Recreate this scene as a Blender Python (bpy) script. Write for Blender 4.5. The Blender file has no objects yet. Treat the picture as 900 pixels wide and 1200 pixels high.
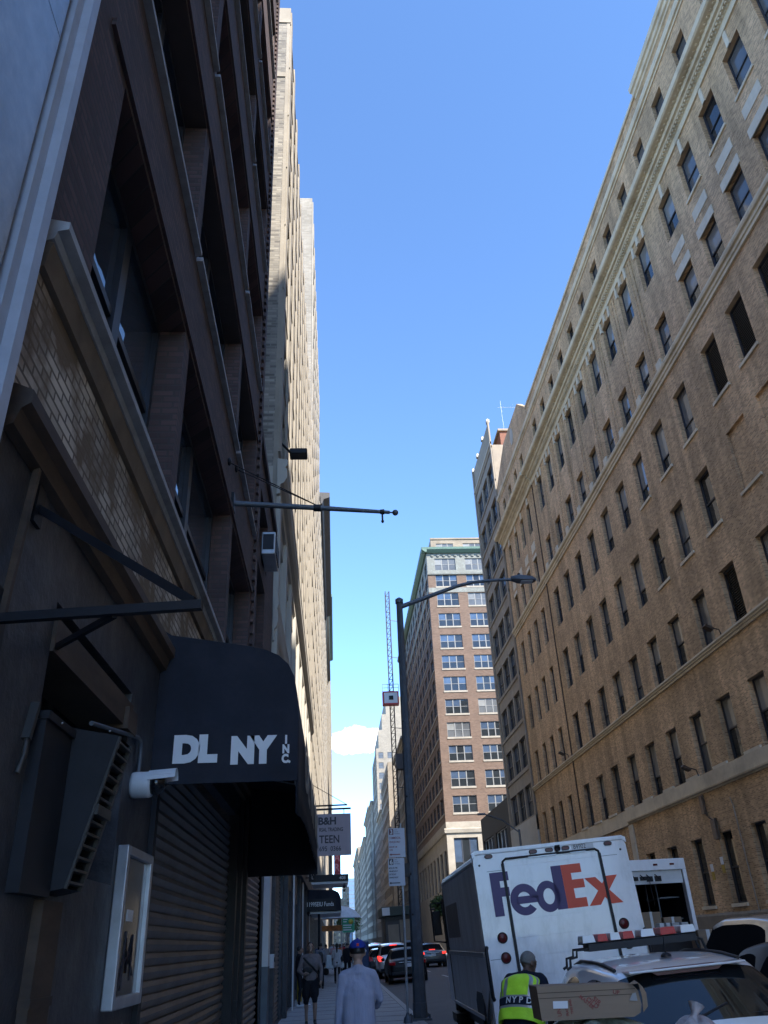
import bpy, bmesh, math, random
from mathutils import Vector, Matrix, Euler
R = math.radians
rng = random.Random(7)
scene = bpy.context.scene
COL = scene.collection

# ---------------------------------------------------------------- helpers
class MB:
    """collects shapes; build() links them as ONE mesh object"""
    def __init__(s): s.v = []; s.f = []; s.m = []; s.sm = []
    def add(s, vs, fs, mi=0, smooth=False):
        b = len(s.v); s.v += [tuple(v) for v in vs]
        for f in fs:
            s.f.append([b + i for i in f]); s.m.append(mi); s.sm.append(smooth)
    def quad(s, a, b, c, d, mi=0): s.add([a, b, c, d], [(0, 1, 2, 3)], mi)
    def box(s, x0, x1, y0, y1, z0, z1, mi=0, mat=None):
        v = [(x, y, z) for z in (z0, z1) for y in (y0, y1) for x in (x0, x1)]
        if mat is not None: v = [mat @ Vector(p) for p in v]
        s.add(v, [(0, 2, 3, 1), (4, 5, 7, 6), (0, 1, 5, 4), (1, 3, 7, 5), (3, 2, 6, 7), (2, 0, 4, 6)], mi)
    def bar(s, a, b, w, h=None, mi=0):
        a = Vector(a); b = Vector(b); d = (b - a); L = d.length; d.normalize()
        up = Vector((0, 0, 1)) if abs(d.z) < .95 else Vector((0, 1, 0))
        sx = d.cross(up).normalized(); sz = sx.cross(d)
        M = Matrix((sx, d, sz)).transposed().to_4x4(); M.translation = a
        h = h or w
        s.box(-w/2, w/2, 0, L, -h/2, h/2, mi, M)
    def tube(s, pts, r, n=10, mi=0, cap=True, smooth=True):
        pts = [Vector(p) for p in pts]; N = len(pts)
        rs = r if isinstance(r, (list, tuple)) else [r]*N
        vs = []; prev = None
        for i, p in enumerate(pts):
            d = (pts[min(i+1, N-1)] - pts[max(i-1, 0)]).normalized()
            if prev is None:
                up = Vector((0, 0, 1)) if abs(d.z) < .9 else Vector((1, 0, 0))
                x = d.cross(up).normalized()
            else:
                x = (prev - d*prev.dot(d)).normalized()
            prev = x; y = d.cross(x)
            for k in range(n):
                a = 2*math.pi*k/n
                vs.append(p + (x*math.cos(a) + y*math.sin(a))*rs[i])
        fs = [(i*n+k, i*n+(k+1) % n, (i+1)*n+(k+1) % n, (i+1)*n+k) for i in range(N-1) for k in range(n)]
        s.add(vs, fs, mi, smooth)
        if cap:
            s.add(vs[:n], [tuple(range(n-1, -1, -1))], mi); s.add(vs[-n:], [tuple(range(n))], mi)
    def lathe(s, prof, c=(0, 0, 0), n=20, mi=0, axis='z', smooth=True):
        vs = []
        for r, h in prof:
            for k in range(n):
                a = 2*math.pi*k/n; p = (r*math.cos(a), r*math.sin(a), h)
                if axis == 'y': p = (p[0], p[2], p[1])
                if axis == 'x': p = (p[2], p[0], p[1])
                vs.append((p[0]+c[0], p[1]+c[1], p[2]+c[2]))
        fs = [(i*n+k, i*n+(k+1) % n, (i+1)*n+(k+1) % n, (i+1)*n+k) for i in range(len(prof)-1) for k in range(n)]
        s.add(vs, fs, mi, smooth)
    def ell(s, c, r, n=16, m=10, mi=0, mat=None):
        vs = []
        for i in range(m+1):
            t = math.pi*i/m
            for k in range(n):
                a = 2*math.pi*k/n
                p = Vector((c[0]+r[0]*math.sin(t)*math.cos(a), c[1]+r[1]*math.sin(t)*math.sin(a), c[2]+r[2]*math.cos(t)))
                vs.append(mat @ p if mat is not None else p)
        fs = [(i*n+k, (i+1)*n+k, (i+1)*n+(k+1) % n, i*n+(k+1) % n) for i in range(m) for k in range(n)]
        s.add(vs, fs, mi, True)
    def prism(s, poly, t0, t1, f, mi=0, smooth=False):
        """poly of (a,b); f(a,b,t)->point; extruded from t0 to t1"""
        n = len(poly)
        va = [f(a, b, t0) for a, b in poly]; vb = [f(a, b, t1) for a, b in poly]
        s.add(va+vb, [tuple(range(n-1, -1, -1)), tuple(range(n, 2*n))], mi)
        s.add(va+vb, [(i, (i+1) % n, n+(i+1) % n, n+i) for i in range(n)], mi, smooth)
    def mesh(s, name, mats):
        me = bpy.data.meshes.new(name); me.from_pydata(s.v, [], s.f); me.update()
        for m in (mats if isinstance(mats, (list, tuple)) else [mats]): me.materials.append(m)
        me.polygons.foreach_set('material_index', s.m)
        me.polygons.foreach_set('use_smooth', s.sm)
        bm = bmesh.new(); bm.from_mesh(me)
        bmesh.ops.recalc_face_normals(bm, faces=bm.faces)
        bm.to_mesh(me); bm.free()
        return me
    def build(s, name, mats, parent=None, loc=(0, 0, 0), bevel=0, seg=2):
        o = link(name, s.mesh(name, mats), parent, loc)
        if bevel:
            b = o.modifiers.new('bevel', 'BEVEL'); b.width = bevel; b.segments = seg; b.limit_method = 'ANGLE'
        return o

def link(name, data, parent=None, loc=(0, 0, 0)):
    o = bpy.data.objects.new(name, data); COL.objects.link(o); o.location = loc
    if parent: o.parent = parent
    return o
LABELS = {}
def tag(o, label, cat, group=None):
    assert label not in LABELS or group, label
    LABELS[label] = 1
    assert 4 <= len(label.split()) <= 16, label
    o['label'] = label; o['category'] = cat
    if group: o['group'] = group
    return o
def thing(name, label, cat, loc=(0, 0, 0), rz=0, group=None):
    o = link(name, None, None, loc); o.rotation_euler = (0, 0, rz); o.empty_display_size = .2
    return tag(o, label, cat, group)
def struct(o): o['kind'] = 'structure'; return o
def evalmesh(o, name):
    dg = bpy.context.evaluated_depsgraph_get(); dg.update()
    me = bpy.data.meshes.new_from_object(o.evaluated_get(dg)); me.name = name
    return me
def kill(o):
    d = o.data; bpy.data.objects.remove(o)
def text(name, s, size, mat, parent, M, ext=.003, bold=0., align='LEFT', xs=1., font_shear=0, sp=1., fit=None):
    """flat lettering standing on the local XY plane, placed by matrix M (in the parent's space)"""
    c = bpy.data.curves.new(name, 'FONT'); c.body = s; c.size = size; c.extrude = ext; c.offset = bold
    c.align_x = align; c.space_character = sp; c.resolution_u = 4; c.shear = font_shear; c.space_line = .9
    t = bpy.data.objects.new(name, c); COL.objects.link(t)
    me = evalmesh(t, name)
    if fit:
        xx = [v.co.x for v in me.vertices]; me.transform(Matrix.Translation((-min(xx)*fit/(max(xx)-min(xx)), 0, 0)) @ Matrix.Diagonal((fit/(max(xx)-min(xx)), 1, 1, 1)))
    bpy.data.objects.remove(t); bpy.data.curves.remove(c)
    me.transform(M @ Matrix.Diagonal((xs, 1, 1, 1)))
    me.materials.clear(); me.materials.append(mat)
    return link(name, me, parent)
def frame_M(origin, xdir, ydir):
    x = Vector(xdir).normalized(); y = Vector(ydir); y = (y - x*y.dot(x)).normalized(); z = x.cross(y)
    M = Matrix((x, y, z)).transposed().to_4x4(); M.translation = Vector(origin); return M
FACE_CAM = lambda x, y, z: frame_M((x, y, z), (1, 0, 0), (0, 0, 1))   # reads from the -Y side

# ---------------------------------------------------------------- materials
def newmat(name):
    m = bpy.data.materials.new(name); m.use_nodes = True
    nt = m.node_tree; b = nt.nodes['Principled BSDF']
    return m, nt, b
def N(nt, t, **k):
    n = nt.nodes.new(t)
    for a, v in k.items():
        if a in n.inputs: n.inputs[a].default_value = v
        else: setattr(n, a, v)
    return n
def rgba(c): return (c[0], c[1], c[2], 1)
def plain(name, col, rough=.6, metal=0, spec=.5, var=.12, scale=6., bump=0., coat=0, dirt=None, dscale=1.5, stretch=(1, 1, 1)):
    """one colour with uneven tone, optional dirt blotches and bump"""
    m, nt, b = newmat(name)
    tc = N(nt, 'ShaderNodeNewGeometry')
    mp = N(nt, 'ShaderNodeMapping'); mp.inputs['Scale'].default_value = stretch
    nt.links.new(tc.outputs['Position'], mp.inputs['Vector'])
    n = N(nt, 'ShaderNodeTexNoise', Scale=scale, Detail=6., Roughness=.65)
    nt.links.new(mp.outputs['Vector'], n.inputs['Vector'])
    r = N(nt, 'ShaderNodeValToRGB')
    lo = [c*(1-var) for c in col]; hi = [min(1, c*(1+var)) for c in col]
    r.color_ramp.elements[0].position = .3; r.color_ramp.elements[1].position = .7
    r.color_ramp.elements[0].color = rgba(lo); r.color_ramp.elements[1].color = rgba(hi)
    nt.links.new(n.outputs['Fac'], r.inputs['Fac'])
    out = r.outputs['Color']
    if dirt:
        n2 = N(nt, 'ShaderNodeTexNoise', Scale=dscale, Detail=8., Roughness=.7)
        nt.links.new(mp.outputs['Vector'], n2.inputs['Vector'])
        r2 = N(nt, 'ShaderNodeValToRGB'); r2.color_ramp.elements[0].position = .48; r2.color_ramp.elements[1].position = .68
        nt.links.new(n2.outputs['Fac'], r2.inputs['Fac'])
        mx = N(nt, 'ShaderNodeMixRGB'); mx.inputs['Color2'].default_value = rgba(dirt)
        mm = N(nt, 'ShaderNodeMath', operation='MULTIPLY'); mm.inputs[1].default_value = .7
        nt.links.new(r2.outputs['Color'], mm.inputs[0]); nt.links.new(mm.outputs[0], mx.inputs['Fac'])
        nt.links.new(out, mx.inputs['Color1']); out = mx.outputs['Color']
    nt.links.new(out, b.inputs['Base Color'])
    b.inputs['Roughness'].default_value = rough; b.inputs['Metallic'].default_value = metal
    b.inputs['Specular IOR Level'].default_value = spec
    if coat: b.inputs['Coat Weight'].default_value = coat; b.inputs['Coat Roughness'].default_value = .05
    if bump:
        bp = N(nt, 'ShaderNodeBump', Strength=bump, Distance=.02)
        nt.links.new(n.outputs['Fac'], bp.inputs['Height']); nt.links.new(bp.outputs['Normal'], b.inputs['Normal'])
    return m
def brick(name, c1, c2, mortar, bw=.2, bh=.068, ms=.012, rough=.85, blotch=.25, bscale=.35, bump=.4, spots=None, streak=None):
    m, nt, b = newmat(name)
    g = N(nt, 'ShaderNodeNewGeometry'); s = N(nt, 'ShaderNodeSeparateXYZ')
    nt.links.new(g.outputs['Position'], s.inputs[0])
    a = N(nt, 'ShaderNodeMath', operation='ADD'); nt.links.new(s.outputs['X'], a.inputs[0]); nt.links.new(s.outputs['Y'], a.inputs[1])
    c = N(nt, 'ShaderNodeCombineXYZ'); nt.links.new(a.outputs[0], c.inputs['X']); nt.links.new(s.outputs['Z'], c.inputs['Y'])
    t = N(nt, 'ShaderNodeTexBrick'); t.inputs['Scale'].default_value = 1; t.inputs['Brick Width'].default_value = bw
    t.inputs['Row Height'].default_value = bh; t.inputs['Mortar Size'].default_value = ms; t.inputs['Mortar Smooth'].default_value = .3
    t.inputs['Color1'].default_value = rgba(c1); t.inputs['Color2'].default_value = rgba(c2); t.inputs['Mortar'].default_value = rgba(mortar)
    t.inputs['Bias'].default_value = 0
    nt.links.new(c.outputs[0], t.inputs['Vector'])
    n = N(nt, 'ShaderNodeTexNoise', Scale=bscale, Detail=7., Roughness=.62); nt.links.new(g.outputs['Position'], n.inputs['Vector'])
    r = N(nt, 'ShaderNodeValToRGB'); lo = 1-blotch; r.color_ramp.elements[0].color = (lo, lo, lo, 1); hi = 1+blotch*.6
    r.color_ramp.elements[1].color = (hi, hi, hi, 1); r.color_ramp.elements[0].position = .32; r.color_ramp.elements[1].position = .68
    nt.links.new(n.outputs['Fac'], r.inputs['Fac'])
    mx = N(nt, 'ShaderNodeMixRGB', blend_type='MULTIPLY'); mx.inputs['Fac'].default_value = 1
    nt.links.new(t.outputs['Color'], mx.inputs['Color1']); nt.links.new(r.outputs['Color'], mx.inputs['Color2'])
    out = mx.outputs['Color']
    if spots:
        n3 = N(nt, 'ShaderNodeTexNoise', Scale=spots[1], Detail=5., Roughness=.6); nt.links.new(g.outputs['Position'], n3.inputs['Vector'])
        r3 = N(nt, 'ShaderNodeValToRGB'); r3.color_ramp.elements[0].position = .47; r3.color_ramp.elements[1].position = .6
        nt.links.new(n3.outputs['Fac'], r3.inputs['Fac'])
        m3 = N(nt, 'ShaderNodeMixRGB'); m3.inputs['Color2'].default_value = rgba(spots[0])
        nt.links.new(r3.outputs['Color'], m3.inputs['Fac']); nt.links.new(out, m3.inputs['Color1']); out = m3.outputs['Color']
    if streak:     # old soot runs down the wall
        mp = N(nt, 'ShaderNodeMapping'); mp.inputs['Scale'].default_value = (1.1, 1.1, .09); nt.links.new(g.outputs['Position'], mp.inputs['Vector'])
        n4 = N(nt, 'ShaderNodeTexNoise', Scale=1., Detail=6., Roughness=.6); nt.links.new(mp.outputs['Vector'], n4.inputs['Vector'])
        r4 = N(nt, 'ShaderNodeValToRGB'); r4.color_ramp.elements[0].position = .38; r4.color_ramp.elements[1].position = .6
        r4.color_ramp.elements[0].color = (streak, streak, streak*.96, 1); r4.color_ramp.elements[1].color = (1.08, 1.07, 1.05, 1)
        nt.links.new(n4.outputs['Fac'], r4.inputs['Fac'])
        m4 = N(nt, 'ShaderNodeMixRGB', blend_type='MULTIPLY'); m4.inputs['Fac'].default_value = 1
        nt.links.new(out, m4.inputs['Color1']); nt.links.new(r4.outputs['Color'], m4.inputs['Color2']); out = m4.outputs['Color']
    nt.links.new(out, b.inputs['Base Color'])
    b.inputs['Roughness'].default_value = rough
    bp = N(nt, 'ShaderNodeBump', Strength=bump, Distance=.01); bp.invert = True
    nt.links.new(t.outputs['Fac'], bp.inputs['Height']); nt.links.new(bp.outputs['Normal'], b.inputs['Normal'])
    return m
def glass(name, col=(.02, .024, .028), rough=.04, var=.6, scale=.7, spec=.7, wob=.02):
    m, nt, b = newmat(name)
    g = N(nt, 'ShaderNodeNewGeometry')
    n = N(nt, 'ShaderNodeTexNoise', Scale=scale, Detail=3.); nt.links.new(g.outputs['Position'], n.inputs['Vector'])
    r = N(nt, 'ShaderNodeValToRGB'); r.color_ramp.elements[0].color = rgba([c*(1-var) for c in col]); r.color_ramp.elements[1].color = rgba([c*(1+var) for c in col])
    nt.links.new(n.outputs['Fac'], r.inputs['Fac']); nt.links.new(r.outputs['Color'], b.inputs['Base Color'])
    b.inputs['Roughness'].default_value = rough; b.inputs['Specular IOR Level'].default_value = spec
    if wob:
        n2 = N(nt, 'ShaderNodeTexNoise', Scale=1.3, Detail=2.); nt.links.new(g.outputs['Position'], n2.inputs['Vector'])
        bp = N(nt, 'ShaderNodeBump', Strength=wob*5, Distance=.03); nt.links.new(n2.outputs['Fac'], bp.inputs['Height'])
        nt.links.new(bp.outputs['Normal'], b.inputs['Normal'])
    return m
def lamp_mat(name, col, e=0.):
    m, nt, b = newmat(name); b.inputs['Base Color'].default_value = rgba(col); b.inputs['Roughness'].default_value = .28; b.inputs['Specular IOR Level'].default_value = .3
    if e: b.inputs['Emission Color'].default_value = rgba(col); b.inputs['Emission Strength'].default_value = e
    return m

T = {}
T['tan_brick'] = brick('tan brick', (.72, .48, .265), (.31, .19, .10), (.56, .42, .28), blotch=.24, ms=.013, bump=.15, streak=.74)
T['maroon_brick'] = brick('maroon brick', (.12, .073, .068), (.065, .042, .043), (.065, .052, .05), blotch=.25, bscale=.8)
T['grey_brick'] = brick('grey side brick', (.36, .33, .28), (.13, .12, .11), (.24, .22, .19), bw=.3, bh=.1, ms=.016, blotch=.3)
T['red_brick'] = brick('red brown brick', (.165, .105, .075), (.115, .07, .05), (.14, .11, .085), bw=.4, bh=.136, ms=.015, blotch=.15)
T['white_brick'] = brick('worn whitewashed brick', (.60, .545, .46), (.36, .315, .255), (.13, .11, .09), bw=.2, bh=.066, ms=.010, blotch=.4, bscale=1.2, spots=((.16, .115, .07), 1.7))
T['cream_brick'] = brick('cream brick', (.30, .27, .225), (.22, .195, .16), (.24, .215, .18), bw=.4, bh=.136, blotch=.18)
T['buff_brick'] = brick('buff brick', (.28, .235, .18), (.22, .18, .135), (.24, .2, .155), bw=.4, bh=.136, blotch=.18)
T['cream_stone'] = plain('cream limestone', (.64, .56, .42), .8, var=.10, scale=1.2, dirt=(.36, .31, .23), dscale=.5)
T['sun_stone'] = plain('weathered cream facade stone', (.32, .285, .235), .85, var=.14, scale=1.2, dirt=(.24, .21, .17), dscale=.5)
T['pale_stone'] = plain('pale limestone', (.44, .415, .365), .8, var=.12, scale=1.2, dirt=(.42, .38, .31), dscale=.6)
T['block_stone'] = plain('clean pale stone', (.60, .54, .43), .8, var=.1, scale=2)
T['dirty_stone'] = plain('dirty brown stone', (.15, .12, .09), .85, var=.3, scale=3)
T['grey_stone'] = plain('grey cast stone', (.30, .31, .32), .75, var=.2, scale=5, dirt=(.15, .15, .15), dscale=3)
T['taupe_stone'] = plain('taupe facade stone', (.29, .245, .19), .85, var=.15, scale=1., dirt=(.2, .17, .14), dscale=.4)
T['base_stone'] = plain('grey brown granite base', (.20, .175, .14), .7, var=.2, scale=2)
T['black_paint'] = plain('black painted stucco', (.034, .038, .048), .55, var=.35, scale=7, bump=.6, dirt=(.09, .09, .095), dscale=2.2)
T['black_metal'] = plain('black metal', (.014, .015, .020), .5, spec=.3, var=.3)
T['rust_metal'] = plain('rusty brown sheet metal', (.07, .046, .03), .7, var=.4, scale=4, dirt=(.03, .022, .018), dscale=3, stretch=(1, .5, 2))
T['dark_frame'] = plain('dark window frame', (.03, .035, .048), .45, var=.2)
T['black_cloth'] = plain('black awning canvas', (.016, .019, .030), .75, var=.3, scale=2.2, spec=.25, bump=.5, dirt=(.028, .030, .038), dscale=1.1)
T['shutter'] = plain('brown grey roll shutter', (.20, .18, .17), .5, metal=.15, var=.25, scale=3, bump=.35, dirt=(.11, .095, .09), dscale=2, stretch=(1, .4, 1))
T['strip'] = plain('pale edge metal', (.42, .46, .53), .45, metal=.2, var=.1)
T['sill_grey'] = plain('light grey sill stone', (.33, .35, .37), .7, var=.25, scale=5)
T['galv'] = plain('galvanised steel', (.42, .44, .47), .4, metal=.6, var=.15)
T['pole_grey'] = plain('weathered grey pole paint', (.105, .125, .15), .5, metal=.3, var=.2, scale=5)
T['white_paint'] = plain('white vehicle paint', (.88, .89, .92), .32, var=.03, scale=2, dirt=(.62, .63, .64), dscale=1.6, stretch=(2, 2, .7), coat=.3)
T['silver_side'] = plain('scuffed grey truck side', (.74, .75, .76), .42, metal=.05, var=.15, scale=1.5, dirt=(.5, .49, .48), dscale=1.3, stretch=(1, 2, .4))
T['white_metal'] = plain('white metal', (.42, .42, .41), .45, var=.06)
T['off_white'] = plain('off white plastic', (.62, .64, .66), .45, var=.05)
T['asphalt'] = plain('asphalt', (.085, .087, .092), .8, var=.3, scale=30, dirt=(.115, .115, .115), dscale=.7, bump=.2)
T['concrete'] = plain('pavement concrete', (.36, .365, .37), .8, var=.14, scale=12, dirt=(.25, .25, .25), dscale=1.2, bump=.15)
T['kerb'] = plain('kerb stone', (.34, .34, .33), .7, var=.2, scale=8)
T['ground'] = plain('city ground', (.14, .14, .14), .9, var=.2, scale=.2)
T['line'] = plain('worn road paint', (.5, .5, .48), .7, var=.3, scale=9)
T['glass'] = glass('dark window glass')
T['glass_sky'] = glass('sky tinted window glass', (.05, .075, .12), .02, spec=1., wob=.03)  # bluish base colour paints in some of the reflected sky
T['glass_blind'] = glass('window glass over pale blind', (.22, .22, .21), .08, var=.6, scale=.5, spec=.6)
T['glass_dim'] = glass('window glass over grey blind', (.10, .105, .11), .06, var=.5, scale=.5, spec=.6)
T['car_glass'] = glass('tinted car glass', (.010, .012, .014), .03, var=.3, spec=.45, wob=0)
T['louver'] = plain('dark louver', (.05, .048, .045), .5, var=.2)
T['tint_glass'] = glass('dim side glass', (.014, .015, .017), .12, var=.3, spec=.0, wob=0)
T['dull_frame'] = plain('dull grey window frame', (.20, .20, .195), .5)
T['near_black'] = plain('near black render', (.018, .017, .018), .7)
T['rubber'] = plain('tyre rubber', (.016, .016, .017), .8, var=.2)
T['rim'] = plain('wheel rim', (.3, .31, .32), .35, metal=.8)
T['green_copper'] = plain('green copper cornice', (.08, .15, .12), .6, var=.2)
T['grey_trim'] = plain('grey terracotta trim', (.17, .175, .16), .8, var=.15, dirt=(.25, .27, .25))
T['red_tile'] = plain('red roof brick', (.20, .085, .055), .85, var=.15)
T['dark_cornice'] = plain('dark metal cornice', (.06, .058, .06), .6, var=.2)
T['lens_red'] = lamp_mat('red lens', (.50, .008, .012)); T['lens_clear'] = lamp_mat('clear lens', (.85, .88, .9))
T['lens_lit'] = lamp_mat('lit brake lamp', (.85, .04, .03), .45)
T['lens_dark'] = lamp_mat('dark red lens', (.10, .012, .014))
T['panel_stone'] = plain('polished blue grey stone panel', (.27, .31, .38), .22, var=.28, scale=5, spec=.9, dirt=(.18, .21, .27), dscale=2)
T['letter_white'] = plain('white lettering', (.72, .73, .74), .5, var=.03)
T['letter_purple'] = plain('purple lettering', (.040, .016, .125), .45, var=.03)
T['letter_orange'] = plain('red orange lettering', (.72, .07, .022), .45, var=.03)
T['letter_dark'] = plain('dark lettering', (.03, .026, .04), .5, var=.03)
T['letter_red'] = plain('dull red lettering', (.23, .055, .045), .7, var=.2)
T['letter_beige'] = plain('beige lettering', (.24, .215, .18), .7, var=.2, scale=3)
T['carton'] = plain('brown cardboard', (.25, .185, .13), .85, var=.12, scale=3, stretch=(.3, 1, 3))
T['yellow'] = plain('yellow bollard paint', (.40, .27, .03), .55, var=.15)
T['skin_fair'] = plain('fair skin', (.45, .29, .22), .55, var=.06); T['skin_dark'] = plain('dark skin', (.12, .072, .05), .5, var=.08)
T['skin_tan'] = plain('tan skin', (.30, .19, .14), .55, var=.06)
# ---------------------------------------------------------------- camera, light, sky
CAMM = [[0.9978528, 0.00989755, -0.06474428], [-0.05210662, -0.47894745, -0.87629575], [-0.03968229, 0.87778777, -0.47740333]]
cd = bpy.data.cameras.new('camera'); cam = bpy.data.objects.new('camera', cd); COL.objects.link(cam)
cd.sensor_fit = 'VERTICAL'; cd.sensor_height = 24; cd.sensor_width = 18; cd.lens = 930/1200*24
cd.clip_start = .05; cd.clip_end = 6000
M = Matrix(CAMM).to_4x4(); M.translation = (0, 0, 1.6); cam.matrix_world = M
scene.camera = cam
SUN_EL, SUN_PHI = 44., 31.
el, ph = R(SUN_EL), R(SUN_PHI)
sd = Vector((math.cos(el)*math.sin(ph), -math.cos(el)*math.cos(ph), math.sin(el)))
sl = bpy.data.lights.new('sun', 'SUN'); sl.energy = 2.6; sl.angle = R(.5); sl.color = (1, .93, .82)
so = bpy.data.objects.new('sun', sl); COL.objects.link(so); so.rotation_euler = sd.to_track_quat('Z', 'Y').to_euler()
so.location = (60, -60, 120)
w = bpy.data.worlds.new('World'); scene.world = w; w.use_nodes = True
nt = w.node_tree; bg = nt.nodes['Background']; bg.inputs['Strength'].default_value = .100
sk = nt.nodes.new('ShaderNodeTexSky'); sk.sky_type = 'NISHITA'; sk.sun_disc = False
sk.sun_elevation = el; sk.sun_rotation = math.atan2(sd.x, sd.y)
sk.altitude = 1800; sk.air_density = .88; sk.dust_density = .12; sk.ozone_density = 3.0
# one small cumulus low over the street, made in sky directions
tc = nt.nodes.new('ShaderNodeTexCoord')
cdir = Vector([0.02648, 0.97563, 0.21784]).normalized(); cx_ = cdir.cross(Vector((0, 0, 1))).normalized(); cz_ = cx_.cross(cdir)
def vm(op, a, vec):
    n = nt.nodes.new('ShaderNodeVectorMath'); n.operation = op; nt.links.new(a, n.inputs[0]); n.inputs[1].default_value = vec; return n
def mt(op, a, b):
    n = nt.nodes.new('ShaderNodeMath'); n.operation = op
    for i, q in enumerate((a, b)):
        if q is None: continue
        if isinstance(q, (int, float)): n.inputs[i].default_value = q
        else: nt.links.new(q, n.inputs[i])
    return n.outputs[0]
dx = vm('DOT_PRODUCT', tc.outputs['Generated'], cx_).outputs['Value']; dz = vm('DOT_PRODUCT', tc.outputs['Generated'], cz_).outputs['Value']
dy = vm('DOT_PRODUCT', tc.outputs['Generated'], cdir).outputs['Value']
nz = nt.nodes.new('ShaderNodeTexNoise'); nz.inputs['Scale'].default_value = 55; nz.inputs['Detail'].default_value = 7; nz.inputs['Roughness'].default_value = .58
nt.links.new(tc.outputs['Generated'], nz.inputs['Vector'])
r2 = mt('ADD', mt('POWER', mt('DIVIDE', dx, .045), 2.), mt('POWER', mt('DIVIDE', dz, .0165), 2.))
v = mt('SUBTRACT', mt('MULTIPLY', nz.outputs['Fac'], 2.4), mt('ADD', r2, .25))
mr = nt.nodes.new('ShaderNodeMapRange'); mr.inputs['From Min'].default_value = 0; mr.inputs['From Max'].default_value = .42; mr.interpolation_type = 'SMOOTHSTEP'
nt.links.new(v, mr.inputs['Value'])
fac = mt('MULTIPLY', mr.outputs['Result'], mt('GREATER_THAN', dy, .5))
mx = nt.nodes.new('ShaderNodeMixRGB'); mx.inputs['Color2'].default_value = (9.5, 9.7, 10.2, 1)
tn = nt.nodes.new('ShaderNodeMixRGB'); tn.blend_type = 'MULTIPLY'; tn.inputs['Fac'].default_value = 1; tn.inputs['Color2'].default_value = (.88, 1.05, 1.17, 1)   # white balance of the sky
nt.links.new(sk.outputs[0], tn.inputs['Color1'])
nt.links.new(fac, mx.inputs['Fac']); nt.links.new(tn.outputs[0], mx.inputs['Color1'])
nt.links.new(mx.outputs[0], bg.inputs['Color'])
vs_ = scene.view_settings; vs_.view_transform = 'Standard'; vs_.look = 'None'; vs_.exposure = 2.2; vs_.gamma = 1; vs_.use_curve_mapping = False
scene.cycles.use_denoising = True; scene.cycles.max_bounces = 7; scene.cycles.diffuse_bounces = 4; scene.cycles.glossy_bounces = 4
scene.cycles.caustics_reflective = False; scene.cycles.caustics_refractive = False
scene.cycles.use_adaptive_sampling = True; scene.cycles.adaptive_threshold = .015

# ---------------------------------------------------------------- ground
XL, XR = -1.45, 16.85
KL, KR = 2.0, 13.2          # kerb lines
def road_z(x):
    t = (x-7.6)/5.6
    return -.15 + .25*max(0, 1-t*t)
b = MB(); b.box(-600, 600, -400, 3500, -2.0, -.42); struct(b.build('ground', T['ground']))
b = MB(); xs = [KL+(KR-KL)*i/14 for i in range(15)]; ys = [-60+i*20 for i in range(0, 48)]
vs = [(x, y, road_z(x)) for y in ys for x in xs]; n = len(xs)
b.add(vs, [(j*n+i, j*n+i+1, (j+1)*n+i+1, (j+1)*n+i) for j in range(len(ys)-1) for i in range(n-1)], 0, True)
struct(b.build('road', T['asphalt']))
b = MB(); b.box(-9, KL-.18, -60, 880, -.4, 0); struct(b.build('pavement', T['concrete']))
b = MB(); b.box(KR+.18, 60, -60, 880, -.4, 0); struct(b.build('pavement', T['concrete']))
b = MB()
for y in range(0, 200):      # expansion joints: thin dark grooves pressed as strips
    if y % 1 == 0 and y < 90: b.box(XL+.05, KL-.2, 4+y*1.5, 4+y*1.5+.012, .001, .004)
b.box(.45, .462, 0, 140, .0012, .0045)
struct(b.build('pavement', plain('joint', (.07, .07, .07), .9)))
b = MB()
for s in range(0, 60):
    y0 = -10+s*3.
    b.box(KL-.18, KL, y0, y0+2.985, -.4, .012); b.box(KR, KR+.18, y0, y0+2.985, -.4, .012)
o = struct(b.build('kerb', T['kerb'], bevel=.02))
b = MB()
for y0 in range(26, 160, 9):
    for x in (5.4,):
        z = road_z(x)+.004; b.quad((x-.06, y0, z), (x+.06, y0, z), (x+.06, y0+3, z), (x-.06, y0+3, z))
struct(b.build('road', T['line']))
# ---------------------------------------------------------------- facades
def PF(ori, p):
    if ori == 'xn': return lambda u, z, d: (p+d, u, z)
    if ori == 'xp': return lambda u, z, d: (p-d, u, z)
    return lambda u, z, d: (u, p+d, z)
def wall(mb, ori, p, u0, u1, z0, z1, ops=(), depth=.3, mi=0, rmi=None):
    """one storey band of wall with real openings and their reveals"""
    f = PF(ori, p); rmi = mi if rmi is None else rmi
    ops = [o for o in ops if o[0] > u0-1e-6 and o[1] < u1+1e-6]
    us = sorted({u0, u1, *[o[0] for o in ops], *[o[1] for o in ops]})
    zs = sorted({z0, z1, *[max(z0, o[2]) for o in ops], *[min(z1, o[3]) for o in ops]})
    for a, b in zip(us, us[1:]):
        for c, e in zip(zs, zs[1:]):
            um, zm = (a+b)/2, (c+e)/2
            if any(o[0] < um < o[1] and o[2] < zm < o[3] for o in ops): continue
            mb.quad(f(a, c, 0), f(b, c, 0), f(b, e, 0), f(a, e, 0), mi)
    for a, b, c, e in [o[:4] for o in ops]:
        c = max(c, z0); e = min(e, z1); D = depth
        for q in (((a, c), (b, c)), ((b, c), (b, e)), ((b, e), (a, e)), ((a, e), (a, c))):
            (ua, za), (ub, zb) = q
            mb.quad(f(ua, za, 0), f(ub, zb, 0), f(ub, zb, D), f(ua, za, D), rmi)
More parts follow.
